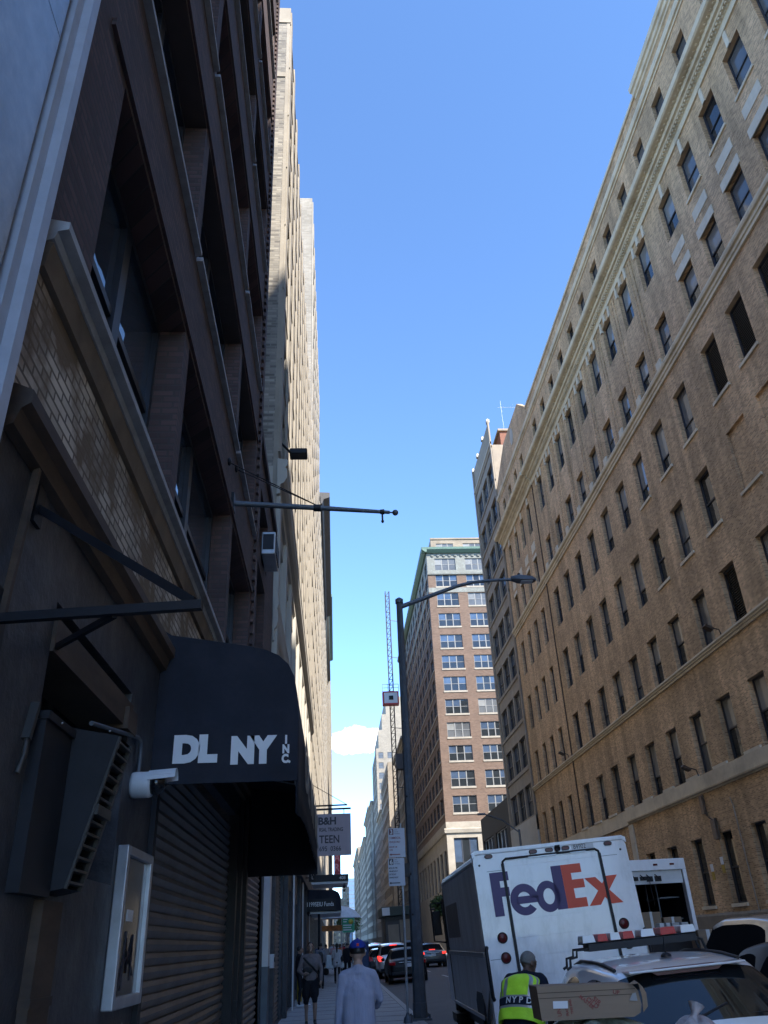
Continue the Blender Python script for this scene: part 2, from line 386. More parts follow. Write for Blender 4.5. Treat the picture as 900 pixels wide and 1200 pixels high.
def sbox(mb, ori, p, u0, u1, z0, z1, d0, d1, mi=0):
    """box on a facade; d negative = standing proud of the wall"""
    f = PF(ori, p); v = [f(u, z, d) for d in (d0, d1) for z in (z0, z1) for u in (u0, u1)]
    mb.add(v, [(0, 1, 3, 2), (4, 6, 7, 5), (0, 4, 5, 1), (1, 5, 7, 3), (3, 7, 6, 2), (2, 6, 4, 0)], mi)
def course(mb, ori, p, u0, u1, prof, mi=0):
    """moulding: profile of (z, out) swept along the wall"""
    f = PF(ori, p); n = len(prof)
    a = [f(u0, z, -o) for z, o in prof]; b = [f(u1, z, -o) for z, o in prof]
    mb.add(a+b, [(i, i+1, n+i+1, n+i) for i in range(n-1)], mi)
    mb.add(a, [tuple(range(n))], mi); mb.add(b, [tuple(range(n))], mi)
WCACHE = {}
def wmesh(ori, kind, w, h):
    k = (ori, kind, round(w, 2), round(h, 2))
    if k in WCACHE: return WCACHE[k]
    f = PF(ori, 0); fr = MB(); pn = MB()
    def B(u0, u1, z0, z1, d0, d1, mi=0): sbox(fr, ori, 0, u0, u1, z0, z1, d0, d1, mi)
    def Q(u0, u1, z0, z1, d, mi): pn.quad(f(u0, z0, d), f(u1, z0, d), f(u1, z1, d), f(u0, z1, d), mi)
    t = .075 if w > .9 else .05; a = -w/2; b = w/2
    base = kind.split('_')[0]
    n = {'tri': 3, 'pair': 2}.get(base, 1)
    B(a, a+t, 0, h, -.05, .05); B(b-t, b, 0, h, -.05, .05); B(a+t, b-t, 0, t, -.05, .05); B(a+t, b-t, h-t, h, -.05, .05)
    if base == 'louver':
        z = t+.03
        while z < h-t-.03:
            pn.add([f(a+t, z, -.03), f(b-t, z, -.03), f(b-t, z+.075, .06), f(a+t, z+.075, .06), f(a+t, z+.018, -.035), f(b-t, z+.018, -.035), f(b-t, z+.093, .055), f(a+t, z+.093, .055)],
                   [(0, 1, 2, 3), (4, 5, 6, 7), (0, 1, 5, 4)], 3)
            z += .105
        Q(a+t, b-t, t, h-t, .1, 0)
    else:
        mt_ = .16 if n > 1 else 0
        us = [a+t+(b-a-2*t)*i/n for i in range(n+1)]
        for i in range(1, n): B(us[i]-mt_/2, us[i]+mt_/2, t, h-t, -.055, .055)
        for i in range(n):
            ua = us[i]+(mt_/2 if i else 0); ub = us[i+1]-(mt_/2 if i < n-1 else 0)
            zm = h*(.36 if 'lo' in kind else .5)
            B(ua, ub, zm-.035, zm+.035, -.03, .03)
            up = {'a': 1, 'b': 2, 'c': 0, 's': 4}.get(kind[-1], 1)
            if n > 1: up = [2, 4, 1, 4, 2, 0][(i*2 + ord(kind[-1])) % 6]
            Q(ua, ub, zm+.035, h-t, .0, up); Q(ua, ub, t, zm-.035, .02, 2 if kind[-1] == 'b' else (4 if kind[-1] == 's' else 0))
    WCACHE[k] = (fr, pn); return WCACHE[k]
GLZ = lambda: [T['glass'], T['glass_blind'], T['glass_dim'], T['louver'], T['glass_sky']]
MCACHE = {}
def windows(root, ori, p, specs, frame_mat, recess=.28, sub=True, limit=100, sill=None, sill_mat=None, sill_h=.14):
    """specs: (u0,u1,z0,z1,kind). each window is a part, its pane (and sill) a sub-part; past the limit, one stuff part"""
    f = PF(ori, p); fl = PF(ori, 0); o0 = root.location
    def dist(s):
        q = Vector(f((s[0]+s[1])/2, (s[2]+s[3])/2, 0)); return q.length/max(.2, (s[1]-s[0])*(s[3]-s[2]))**.25
    specs = sorted(specs, key=dist)
    for i, s in enumerate(specs[:limit]):
        w, h = s[1]-s[0], s[3]-s[2]; loc = Vector(f((s[0]+s[1])/2, s[2], recess))-o0
        key = (ori, s[4], round(w, 2), round(h, 2), frame_mat.name, sub)
        if key not in MCACHE:
            fr, pn = wmesh(ori, s[4], w, h)
            if sub: MCACHE[key] = (fr.mesh('window', frame_mat), pn.mesh('pane', GLZ()))
            else:
                m = MB(); m.v = fr.v+pn.v; nb = len(fr.v); m.f = fr.f+[[q+nb for q in ff] for ff in pn.f]
                m.m = [5]*len(fr.f)+pn.m; m.sm = [False]*len(m.f); MCACHE[key] = (m.mesh('window', GLZ()+[frame_mat]), None)
        a, c = MCACHE[key]
        wo = link('window' if 'louver' not in s[4] else 'louver', a, root, loc)
        if c: link('pane', c, wo)
        if sill:
            ks = ('sill', ori, round(w, 2), sill_mat.name, sill_h)
            if ks not in MCACHE:
                m = MB(); sbox(m, ori, 0, -w/2-.09, w/2+.09, -sill_h, .002, -recess-.07, .02); MCACHE[ks] = m.mesh('sill', sill_mat)
            if len(s) < 6 or s[5]: link('sill', MCACHE[ks], wo)
    rest = specs[limit:]
    if rest:
        m = MB()
        for s in rest:
            fr, pn = wmesh(ori, s[4], s[1]-s[0], s[3]-s[2]); q = Vector(f((s[0]+s[1])/2, s[2], recess))-o0
            for src, off in ((fr, 5), (pn, None)):
                m.add([Vector(v)+q for v in src.v], src.f, 0); k = len(src.f)
                m.m[-k:] = [5]*k if off else src.m
        wo = m.build('window', GLZ()+[frame_mat], root); wo['kind'] = 'stuff'
KINDS = ['dh_a', 'dh_b', 'dh_lo_a', 'dh_c', 'dh_lo_b', 'dh_a']
def rk(): return rng.choice(KINDS)

# ================================================================ RIGHT: long tan brick block
root = thing('brick_building', 'long tan brick block with cream cornices filling the right side of the street', 'building', (XR, 34, 0))
def loc_build(mb, name, mats, rt=None, **k):
    rt = rt or root; o = rt.location
    mb.v = [(v[0]-o.x, v[1]-o.y, v[2]-o.z) for v in mb.v]
    return mb.build(name, mats, rt, **k)
Yn0 = -11.5; YE = 69.5; YS = 26.5
NEAR = [18.4+2.585*k for k in range(-8, 4)]
MAIN = [29.6+3.08*k for k in range(9)]; FAR = [58.75, 61.4, 64.0, 66.75]
ATT = [21.44+2.9*k for k in range(-8, 12)]
ATT = [a for a in ATT if a < 55]
wl = MB(); specs = []
def band(z0, z1, ops, depth=.3): wall(wl, 'xn', XR, Yn0, YE, z0, z1, ops, depth)
# ground storey
H = [32.35+3.1*k for k in range(-9, 5)]
gops = [(a, a+1.3, 2.5, 5.3) for a in H if a > 0] + [(47.0+2.9*0+2.6, 51.0, 2.5, 5.6)] + [(52.4+2.9*k, 53.8+2.9*k, 2.2, 5.8) for k in range(2)] + [(a, a+1.15, 2.2, 6.6) for a in FAR]
band(-.1, 7.05, gops, .35)
specs += [(a, b, c, d, rk() if a > 46 else 'dh_c', 0) for a, b, c, d in gops]
# second storey
ops = [(a, a+1.4, 7.85, 10.48) for a in NEAR+MAIN] + [(a, a+1.15, 7.85, 10.45) for a in FAR]
band(7.05, 12.4, ops); specs += [(a, b, c, d, rng.choice(['dh_a', 'dh_b', 'dh_a', 'dh_lo_a']), 0) for a, b, c, d in ops]
# F storey above the belt
ops = [(a, a+1.4, 12.75, 15.28) for a in NEAR+MAIN] + [(a, a+1.15, 12.75, 15.3) for a in FAR]
band(12.4, 16.5, ops)
specs += [(a, b, c, d, 'louver' if 28 < a < 30.5 else rk(), 0) for a, b, c, d in ops]
# E storey
eops = [(a, a+1.4, 17.18, 20.0) for a in MAIN + NEAR[:-2]] + [(a, a+1.15, 17.18, 20.0) for a in FAR]
blind = [(25.85, 27.45, 17.3, 20.15), (23.2, 24.75, 17.3, 20.15)]
band(16.5, 21.2, eops + blind); specs += [(a, b, c, d, rk(), 1) for a, b, c, d in eops]
for a, b, c, d in blind:
    wall(wl, 'xn', XR+.12, a, b, c, d)
blind2 = [(26.7, 28.0, 12.75, 15.1)]
# D storey
ops = [(a, a+1.4, 21.93, 24.75) for a in NEAR+MAIN] + [(a, a+1.15, 21.93, 24.85) for a in FAR]
band(21.2, 26.03, ops)
specs += [(a, b, c, d, 'louver' if 20 < a < 29 else rk(), 1) for a, b, c, d in ops]
# C storey
ops = [(a, a+1.4, 26.9, 29.2) for a in NEAR+MAIN] + [(a, a+1.15, 26.9, 29.3) for a in FAR]
band(26.03, 30.6, ops); specs += [(a, b, c, d, rng.choice(['dh_a', 'dh_b']), 0) for a, b, c, d in ops]
# B storey
ops = [(a, a+1.4, 31.7, 34.2) for a in NEAR] + [(a, a+1.4, 31.7, 34.55) for a in MAIN] + [(a, a+1.15, 31.7, 34.4) for a in FAR]
band(30.6, 36.6, ops); specs += [(a, b, c, d, rng.choice(['dh_a', 'dh_b', 'dh_c']), 1) for a, b, c, d in ops]
# attic
ops = [(a, a+1.2, 37.1, 39.5) for a in ATT] + [(a, a+1.1, 37.1, 39.5) for a in FAR]
band(36.6, 42.2, ops); specs += [(a, b, c, d, rng.choice(['dh_c', 'dh_b']), 0) for a, b, c, d in ops]
# gable at the far end, returns, roof
f = PF('xn', XR)
for d in (0, .4):
    wl.add([f(y, z, d) for y, z in ((55.6, 42.2), (58.2, 44.4), (64.6, 44.4), (YE, 42.2))], [(0, 1, 2, 3)])
wl.quad(f(55.6, 42.2, 0), f(58.2, 44.4, 0), f(58.2, 44.4, .4), f(55.6, 42.2, .4)); wl.quad(f(58.2, 44.4, 0), f(64.6, 44.4, 0), f(64.6, 44.4, .4), f(58.2, 44.4, .4)); wl.quad(f(64.6, 44.4, 0), f(YE, 42.2, 0), f(YE, 42.2, .4), f(64.6, 44.4, .4))
wl.quad(f(YE, -.1, 0), f(YE, -.1, 28), f(YE, 42.2, 28), f(YE, 42.2, 0)); wl.quad(f(Yn0, -.1, 0), f(Yn0, -.1, 28), f(Yn0, 42.2, 28), f(Yn0, 42.2, 0))
wl.quad(f(Yn0, 42, .3), f(YE, 42, .3), f(YE, 42, 28), f(Yn0, 42, 28)); wl.quad(f(Yn0, -.1, 28), f(YE, -.1, 28), f(YE, 42.2, 28), f(Yn0, 42.2, 28))
sbox(wl, 'xn', XR, Yn0, YS, 42.2, 42.75, .0, .4)
# shallow piers and recessed brick panels
for a in MAIN[1:]:
    sbox(wl, 'xn', XR, a-1.05, a-.98, 26.85, 34.9, -.05, .05); sbox(wl, 'xn', XR, a-.66, a-.59, 26.85, 34.9, -.05, .05)
loc_build(wl, 'wall', T['tan_brick'])
cr = MB()
course(cr, 'xn', XR, Yn0, YE, [(26.03, 0), (26.03, .1), (26.2, .1), (26.22, .16), (26.4, .16), (26.42, .26), (26.52, .3), (26.62, .3), (26.66, .12), (26.86, .1), (26.86, 0)])
course(cr, 'xn', XR, Yn0, YE, [(12.4, 0), (12.4, .08), (12.5, .08), (12.52, .15), (12.58, .15), (12.62, .22), (12.7, .22), (12.74, .06), (12.74, 0)])
course(cr, 'xn', XR, Yn0, 47.7, [(7.05, 0), (7.05, .06), (7.12, .06), (7.13, .16), (7.2, .18), (7.22, .1), (7.8, .1), (7.8, 0)])
course(cr, 'xn', XR, 47.7, YE, [(7.0, 0), (7.0, .12), (7.2, .12), (7.2, .05), (7.8, .05), (7.8, 0)])
course(cr, 'xn', XR, Yn0, YE, [(40.35, 0), (40.35, .06), (40.5, .06), (40.52, .16), (40.7, .2), (40.85, .2), (40.9, 0)])
course(cr, 'xn', XR, Yn0, YS, [(41.55, 0), (41.6, .1), (41.75, .1), (41.8, .2), (42.0, .24), (42.05, .34), (42.35, .36), (42.4, .2), (42.78, .2), (42.78, 0)])
course(cr, 'xn', XR, YS, 55.6, [(42.0, 0), (42.0, .08), (42.22, .08), (42.22, -.4), (42.2, -.4)])
loc_build(cr, 'string_course', T['cream_stone'])
co = MB()
for u0, u1, e in ((Yn0, 56.8, 0), (56.9, YE, .06)):
    course(co, 'xn', XR, u0, u1, [(35.1, 0), (35.1, .08+e), (35.5, .08+e), (35.52, .14+e), (35.62, .16+e), (35.64, .3+e), (35.74, .34+e), (35.76, .46+e), (35.98, .5+e), (36.0, .78+e), (36.06, .86+e), (36.32, .9+e), (36.36, .86+e), (36.62, .2), (36.62, 0)])
y = Yn0+.1
while y < 56.6:
    sbox(co, 'xn', XR, y, y+.11, 35.53, 35.64, -.27, -.05); y += .22
y = Yn0+.1
while y < 56.6:
    sbox(co, 'xn', XR, y, y+.1, 35.93, 36.0, -.62, -.4); y += .3
loc_build(co, 'cornice', T['cream_stone'])
ks = MB()
def sbox1(mb, *a):
    m = MB(); sbox(m, *a); loc_build(m, 'stone_block', T['block_stone'])
for a in NEAR:          # key blocks and two flat stone lintels under the top storey
    sbox1(ks, 'xn', XR, a+.58, a+.82, 34.2, 35.1, -.05, .05)
    sbox1(ks, 'xn', XR, a-.1, a+1.5, 29.2, 29.72, -.05, .06); sbox1(ks, 'xn', XR, a, a+1.4, 30.25, 30.85, -.03, .06)
for a in MAIN:
    sbox1(ks, 'xn', XR, a-.2, a+.02, 34.35, 35.1, -.07, .05); sbox1(ks, 'xn', XR, a+1.38, a+1.6, 34.35, 35.1, -.07, .05)
    sbox1(ks, 'xn', XR, a+.55, a+.85, 34.57, 35.1, -.09, .05)
    sbox1(ks, 'xn', XR, a+1.52, a+2.05, 26.86, 27.35, -.09, .02)
for a in FAR:
    sbox1(ks, 'xn', XR, a, a+1.15, 29.95, 30.75, -.03, .06); sbox1(ks, 'xn', XR, a-.05, a+1.2, 29.3, 29.62, -.05, .06)
    sbox1(ks, 'xn', XR, a+.4, a+.75, 34.42, 35.1, -.07, .05)
for k in range(24):     # notched blocks on the low band between the sills
    a = NEAR[0]+1.6+k*2.585 if k < 10 else None
    if a and a < 28: sbox1(ks, 'xn', XR, a, a+.85, 7.8, 7.9, -.1, .02)
for a in MAIN: sbox1(ks, 'xn', XR, a+1.55, a+2.93, 7.8, 7.92, -.1, .02)
for z in (0, 1, 2, 3, 4, 5, 6): sbox1(ks, 'xn', XR, 47.2+.02*(z % 2), 47.85, z, z+.985, -.09, .05)
m8 = [(.55*math.cos(R(22.5+45*k)), .9*math.sin(R(22.5+45*k))) for k in range(8)]
ks.prism(m8, -.05, .05, lambda a, b, t: f(61.3+a, 42.9+b, t))
loc_build(ks, 'medallion', T['pale_stone'])
b = MB(); course(b, 'xn', XR, Yn0, 47.2, [(-.1, 0), (-.1, .07), (2.1, .07), (2.2, .02), (2.2, 0)]); loc_build(b, 'plinth', T['base_stone'])
bs = MB()
for a, b_, c, d in [(q[0], q[1], q[2], 0) for q in blind]+[(a, a+1.3, 2.5, 0) for a in H if a > 0]:
    bs = MB(); sbox(bs, 'xn', XR, a-.08, b_+.08, c-.13, c, -.08, .1); loc_build(bs, 'stone_sill', T['cream_stone'])
windows(root, 'xn', XR, specs, T['dark_frame'], .27, True, 100, True, T['cream_stone'])
# vertical joint and downpipe between the main run and the end pavilion
b = MB(); b.tube([(XR-.04, 57.0, 7.8), (XR-.04, 57.0, 35.1)], .05, 6); loc_build(b, 'downpipe', T['rust_metal'])
# unseen tall block, added behind the viewer to shade the left loft
b = MB(); b.box(XR+.01, XR+30, -33, Yn0, -.1, 54.3)
tw = thing('brick_building', 'unseen brick block added behind the viewer to shade the left loft', 'building', (XR, -22, 0)); loc_build(b, 'wall', T['tan_brick'], tw)
sp = [(y, y+1.4, z, z+2.4, rk()) for z in range(4, 52, 4) for y in range(-32, -12, 4)]
windows(tw, 'xn', XR, sp, T['dark_frame'], -.02, False, 0)
# meters, conduits, floodlights and notices on the ground storey
t = thing('electrical_cabinet', 'tan electrical boxes and conduit mounted high on brick right of trucks', 'electrical box', (XR, 37.4, 6.4))
b = MB(); sbox(b, 'xn', XR, 37.35, 37.62, 6.2, 6.98, -.16, 0); loc_build(b, 'upper_box', T['carton'], t)
b = MB(); sbox(b, 'xn', XR, 36.55, 36.85, 5.05, 5.85, -.2, 0); loc_build(b, 'lower_box', T['carton'], t)
b = MB(); b.tube([(XR-.1, 37.4, 6.25), (XR-.1, 37.1, 6.0), (XR-.1, 36.75, 5.85)], .03, 6); b.tube([(XR-.12, 37.2, 7.0), (XR-.12, 37.2, 6.1)], .04, 6); b.tube([(XR-.12, 36.45, 5.9), (XR-.12, 36.45, 5.1)], .05, 6); loc_build(b, 'conduit', T['rust_metal'], t)
o = MB(); o.tube([(XR-.05, 34.75, 6.5), (XR-.06, 34.6, 6.2), (XR-.05, 34.5, 2.0)], .03, 6)
tag(o.build('conduit', T['taupe_stone']), 'thin pale conduit running down tan brick wall to granite base', 'pipe')
for y, z, s, lab in ((36.95, 4.05, 1, 'yellow and white notice left of the conduit, nearer to viewer'), (38.1, 3.85, 0, 'yellow and white notice beside the boarded ground window')):
    t = thing('notice', lab, 'notice', (XR, y, z))
    b = MB(); sbox(b, 'xn', XR, y-.12, y+.12, z, z+.3, -.03, 0); loc_build(b, 'white_plate', T['letter_white'], t)
    b = MB(); sbox(b, 'xn', XR, y-.12, y+.12, z-.34, z-.02, -.03, 0); loc_build(b, 'yellow_plate', T['yellow'], t)
for y, z, lab in ((31.9, 12.75, 'floodlight on belt course near the right picture edge'), (57.6, 12.75, 'floodlight on belt course at far pavilion of tan block'), (37.2, 7.85, 'floodlight on lower stone band above electrical boxes')):
    t = thing('floodlight', lab, 'floodlight', (XR, y, z))
    b = MB(); b.tube([(XR-.1, y, z-.02), (XR-.15, y, z+.25), (XR-.5, y, z+.35)], .025, 6); loc_build(b, 'bracket', T['black_metal'], t)
    b = MB(); mm = Matrix.Translation((XR-.62, y, z+.33)) @ Matrix.Rotation(.5, 4, 'Y'); b.box(-.2, .2, -.18, .18, -.06, .06, 0, mm); loc_build(b, 'lamp_head', T['rust_metal'], t, bevel=.02)

# ================================================================ RIGHT: narrow taller building
def generic(name, label, p, y0, y1, h, wallm, floors, bays, base_h=5, wh=1.6, ww=1.2, side='R', depth=20, frame='dark_frame', kind=None, top=1.6, cornice=None, recess=.2, front=None, limit=100, sub=False, sills=None, piers=None, trim=None):
    """a plain street building: facade with openings, returns, roof; windows are parts"""
    ori = 'xn' if side == 'R' else 'xp'
    rt = thing(name, label, 'building', (p, (y0+y1)/2, 0))
    m = MB(); f = PF(ori, p); sp = []
    fh = (h-base_h-top)/floors; bw = (y1-y0)/bays
    wall(m, ori, p, y0, y1, -.2, base_h, [(y0+bw*(i+.12), y0+bw*(i+.88), .3, base_h-1.1) for i in range(bays)] if base_h > 3 else [], recess)
    bs_ = [(y0+bw*(i+.12), y0+bw*(i+.88), .3, base_h-1.1, 'dh_c') for i in range(bays)] if base_h > 3 else []
    for k in range(floors):
        z = base_h+k*fh
        w_ = ww if ww > 0 else bw+ww
        ops = [(y0+bw*(i+.5)-w_/2, y0+bw*(i+.5)+w_/2, z+fh*.28, z+fh*.28+min(wh, fh*.62)) for i in range(bays)]
        wall(m, ori, p, y0, y1, z, z+fh, ops, recess)
        sp += [o+((kind or rk()),) for o in ops]
    wall(m, ori, p, y0, y1, h-top, h)
    D = depth
    fo = []
    if front:      # windows on the -Y return: (u0,u1,z0,z1,kind) in X
        fo = front
    wall(m, 'yn', y0, *sorted((f(0, 0, 0)[0], f(0, 0, D)[0])), -.2, h, [q[:4] for q in fo], .2)
    m.quad(f(y1, -.2, 0), f(y1, -.2, D), f(y1, h, D), f(y1, h, 0)); m.quad(f(y0, h-.3, 0), f(y1, h-.3, 0), f(y1, h-.3, D), f(y0, h-.3, D))
    m.quad(f(y0, -.2, D), f(y1, -.2, D), f(y1, h, D), f(y0, h, D))
    loc_build(m, 'wall', T[wallm], rt)
    if piers:
        q = MB()
        for i in range(bays+1):
            c = y0+bw*i; sbox(q, ori, p, max(y0, c-piers/2), min(y1, c+piers/2), base_h, h-top*.3, -.09, .02)
        loc_build(q, 'pier', T[trim or wallm], rt)
    if sills:
        q = MB()
        for k in range(floors):
            z = base_h+k*fh+fh*.28; sbox(q, ori, p, y0+.05, y1-.05, z-.2, z-.02, -.10, .02)
        loc_build(q, 'sill_band', T[sills], rt)
    if cornice:
        q = MB(); ov, cm = cornice[0], cornice[1]
        course(q, ori, p, y0, y1, [(h-1.4, 0), (h-1.35, ov*.25), (h-.8, ov*.4), (h-.6, ov*.9), (h-.5, ov), (h+.05, ov), (h+.1, 0)])
        loc_build(q, 'cornice', T[cm], rt)
    windows(rt, ori, p, sp, T[frame], recess-.06, sub, limit)
    if bs_: windows(rt, ori, p, bs_, T[frame], recess-.06, False, 100)
    if fo: windows(rt, 'yn', y0, fo, T[frame], .15, False, 100)
    return rt
rt = thing('office_building', 'narrow taupe loft building with white parapet finials beyond the tan block', 'building', (XR, 74.5, 0))
m = MB(); f = PF('xn', XR); Y0, Y1, HT = 69.6, 80.6, 50.6; sp = []
bands = [(9.4, 13.6), (13.6, 17.2), (17.2, 23.1), (23.1, 27.6), (27.6, 32.6), (32.6, 37.4), (37.4, 41.8), (41.8, 46.2), (46.2, HT)]
bays_ = [(70.4, 79.8)]
zs_ = [9.4+ (46.2-9.4)/9*i for i in range(10)]
wall(m, 'xn', XR, Y0, Y1, -.2, 9.4, [(70.6, 79.6, .5, 4.6), (70.9, 79.3, 5.2, 8.0)], .4)
for k in range(9):
    z0, z1 = zs_[k], zs_[k+1]; ops = [(70.3, 73.3, z0+1.35, z1-.15), (73.75, 76.5, z0+1.35, z1-.15), (76.95, 79.7, z0+1.35, z1-.15)]
    wall(m, 'xn', XR, Y0, Y1, z0, z1, ops, .35); sp += [o+('pair_'+rng.choice('abc'),) for o in ops]
wall(m, 'xn', XR, Y0, Y1, 46.2, HT)
wall(m, 'yn', Y0, XR, XR+7, 30, 47.5); wall(m, 'yn', Y0, XR, XR+24, -.2, 30)
wall(m, 'yn', Y0+.01, XR+7, XR+24, 30, 44.5)
m.quad(f(Y1, -.2, 0), f(Y1, -.2, 24), f(Y1, HT-1, 24), f(Y1, HT-1, 0)); m.quad(f(Y0, 47, 0), f(Y1, 47, 0), f(Y1, 47, 24), f(Y0, 47, 24)); m.quad(f(Y0, -.2, 24), f(Y1, -.2, 24), f(Y1, 47, 24), f(Y0, 47, 24))
loc_build(m, 'wall', T['taupe_stone'], rt)
q = MB()
for z in zs_[1:]:
    sbox(q, 'xn', XR, Y0, Y1, z+.95, z+1.2, -.09, .02)
sbox(q, 'xn', XR, Y0, Y0+.5, 9.4, HT, -.14, .02); sbox(q, 'xn', XR, Y1-.5, Y1, 9.4, HT, -.14, .02)
loc_build(q, 'stone_band', T['taupe_stone'], rt)
q = MB(); sbox(q, 'xn', XR, Y0, Y1, 8.0, 10.55, -.16, .01); sbox(q, 'xn', XR, Y0, Y0+.9, 0, 8, -.16, .01); sbox(q, 'xn', XR, Y1-.9, Y1, 0, 8, -.16, .01)
loc_build(q, 'white_base', T['pale_stone'], rt)
q = MB()
for y in (70.0, 73.4, 76.9, 80.2):
    sbox(q, 'xn', XR, y-.22, y+.22, HT-.1, HT+.3, -.18, .15); q.ell((XR, y, HT+.36), (.12, .12, .16), 8, 6)
course(q, 'xn', XR, Y0, Y1, [(47.6, 0), (47.7, .18), (47.9, .18), (47.95, 0)])
loc_build(q, 'parapet_finial', T['pale_stone'], rt)
windows(rt, 'xn', XR, sp, T['dark_frame'], .25, True, 100)
windows(rt, 'xn', XR, [(70.9, 79.3, 5.2, 8.0, 'tri_a'), (70.6, 79.6, .5, 4.6, 'tri_c')], T['dark_frame'], .25, True, 100)
q = MB(); q.box(XR+1.2, XR+7, 70.2, 76, 47, 49.6); loc_build(q, 'bulkhead', T['red_tile'], rt)
q = MB(); q.box(XR+1.0, XR+7.2, 70.0, 76.2, 49.6, 49.85); loc_build(q, 'bulkhead_coping', T['taupe_stone'], rt)
q = MB()
for x, z in ((2.2, 55.0), (4.4, 54.2)): q.tube([(XR+x, 72, 49.8), (XR+x, 72, z)], .016, 5)
q.tube([(XR+1.8, 72, 54.1), (XR+6, 72, 54.1)], .012, 5)
for k in range(4): q.tube([(XR+2.4+k, 71.5, 54.1), (XR+2.4+k, 72.6, 54.1)], .01, 5)
q.v = [(v[0]-XR-3, v[1]-72, v[2]-49.8) for v in q.v]
tag(q.build('antenna', T['galv'], None, (XR+3, 72, 49.8)), 'spindly rooftop aerial above red brick bulkhead', 'antenna')
# low dark building in the gap
rt = thing('shop_building', 'low dark two storey building between the loft and the red brick tower', 'building', (XR, 90, 0))
m = MB(); ops = [(82.5, 88.5, 7.2, 11.3), (90, 96, 7.2, 11.3)]
wall(m, 'xn', XR-.1, 80.7, 97, -.2, 5.5, [(82+7*k, 88+7*k, .3, 4.3) for k in range(2)], .3); wall(m, 'xn', XR-.1, 80.7, 97, 5.5, 13.7, ops, .3)
m.quad((XR-.1, 80.7, 5), (XR+20, 80.7, 5), (XR+20, 80.7, 13.7), (XR-.1, 80.7, 13.7)); m.quad((XR-.1, 80.7, 13.6), (XR+20, 80.7, 13.6), (XR+20, 97, 13.6), (XR-.1, 97, 13.6)); m.quad((XR-.1, 97, 0), (XR+20, 97, 0), (XR+20, 97, 13.6), (XR-.1, 97, 13.6))
loc_build(m, 'wall', T['near_black'], rt)
windows(rt, 'xn', XR-.1, [o+('tri_a',) for o in ops]+[(82+7*k, 88+7*k, .3, 4.3, 'tri_c') for k in range(2)], T['galv'], .2, True)
# red brick tower
rt = thing('brick_tower', 'red brown brick tower with green cornice and triple windows at mid street', 'building', (XR, 150, 0))
Y0, Y1 = 129., 193.; m = MB(); st = MB(); tr = MB(); sp = []; sf = []
XB = XR+26
rows = [(56.75, 58.45), (53.1, 54.9), (49.3, 51.1), (45.4, 47.2), (41.8, 43.5), (38.0, 39.8), (34.2, 36.0), (30.4, 32.2), (26.7, 28.5), (22.75, 24.6), (18.9, 20.8)]
wallz = [17.6]+[ (rows[i][0]+rows[i+1][1])/2 for i in range(len(rows)-2, -1, -1)]+[59.2]
cols = [(18.2, 22.0), (23.7, 27.3), (29.0, 32.7), (34.4, 38.1)]
trip = lambda z0, z1: [(a, b, z0, z1) for a, b in cols]
for i in range(len(rows)):
    r = rows[len(rows)-1-i]; ops = trip(r[0], r[1]+.6)
    z0, z1 = wallz[i], wallz[i+1]
    wall(m, 'yn', Y0, XR, XB, z0, z1, ops, .3); sf += [o+('tri_'+rng.choice('abc'),) for o in ops]
    so_ = [(Y0+1.5+5.2*k, Y0+4.6+5.2*k, r[0], r[1]+.6) for k in range(12)]
    wall(m, 'xn', XR, Y0, Y1, z0, z1, so_, .3); sp += [o+('tri_'+rng.choice('abc'),) for o in so_]
    for a, b, c, d in ops: sbox(st, 'yn', Y0, a-.1, b+.1, c-.28, c, -.1, .1)
    sbox(st, 'xn', XR, Y0+.4, Y1, r[0]-.26, r[0], -.1, .02)
loc_build(m, 'wall', T['red_brick'], rt)
# upper grey storeys
m = MB()
for z0, z1, r in ((59.2, 63.2, (59.9, 62.2)),):
    ops = trip(*r); wall(m, 'yn', Y0, XR, XB, z0, z1, ops, .3); sf += [o+('tri_b',) for o in ops]
    so_ = [(Y0+1.5+5.2*k, Y0+4.6+5.2*k, *r) for k in range(12)]; wall(m, 'xn', XR, Y0, Y1, z0, z1, so_, .3); sp += [o+('tri_b',) for o in so_]
ops = trip(57.0, 58.8)
course(m, 'yn', Y0, XR-.1, XB, [(59.0, 0), (59.0, .2), (59.25, .25), (59.35, 0)])
sbox(m, 'yn', Y0, XR, XB, 55.6, 56.5, -.06, .02); sbox(m, 'xn', XR, Y0, Y1, 55.6, 56.5, -.06, .02)
for k in range(24): m.lathe([(0, 0), (.3, 0), (.3, .1), (0, .1)], (XR+1+k*1.05, Y0-.12, 62.75), 8, 0, 'y')
loc_build(m, 'upper_wall', T['grey_trim'], rt)
m = MB(); course(m, 'yn', Y0, XR-.9, XB, [(63.2, 0), (63.2, .3), (63.5, .7), (63.7, .9), (64.1, .95), (64.15, 0)]); course(m, 'xn', XR, Y0-.9, Y1, [(63.2, 0), (63.2, .3), (63.5, .7), (63.7, .9), (64.1, .95), (64.15, 0)])
loc_build(m, 'cornice', T['green_copper'], rt)
loc_build(st, 'sill', T['sun_stone'], rt)
m = MB(); wall(m, 'yn', Y0+2, XR+1.2, XB, 64.1, 67.2, [(19, 22.2, 64.9, 66.2), (24, 27.4, 64.9, 66.2)], .2); wall(m, 'xn', XR+1.2, Y0+2, Y1, 64.1, 67.2); m.quad((XR, Y0, 64.1), (XB, Y0, 64.1), (XB, Y1, 64.1), (XR, Y1, 64.1)); m.quad((XR+1.2, Y0+2, 67.1), (XB, Y0+2, 67.1), (XB, Y1, 67.1), (XR+1.2, Y1, 67.1))
sbox(m, 'yn', Y0+2, XR+1.1, XB, 67.0, 67.3, -.15, .1)
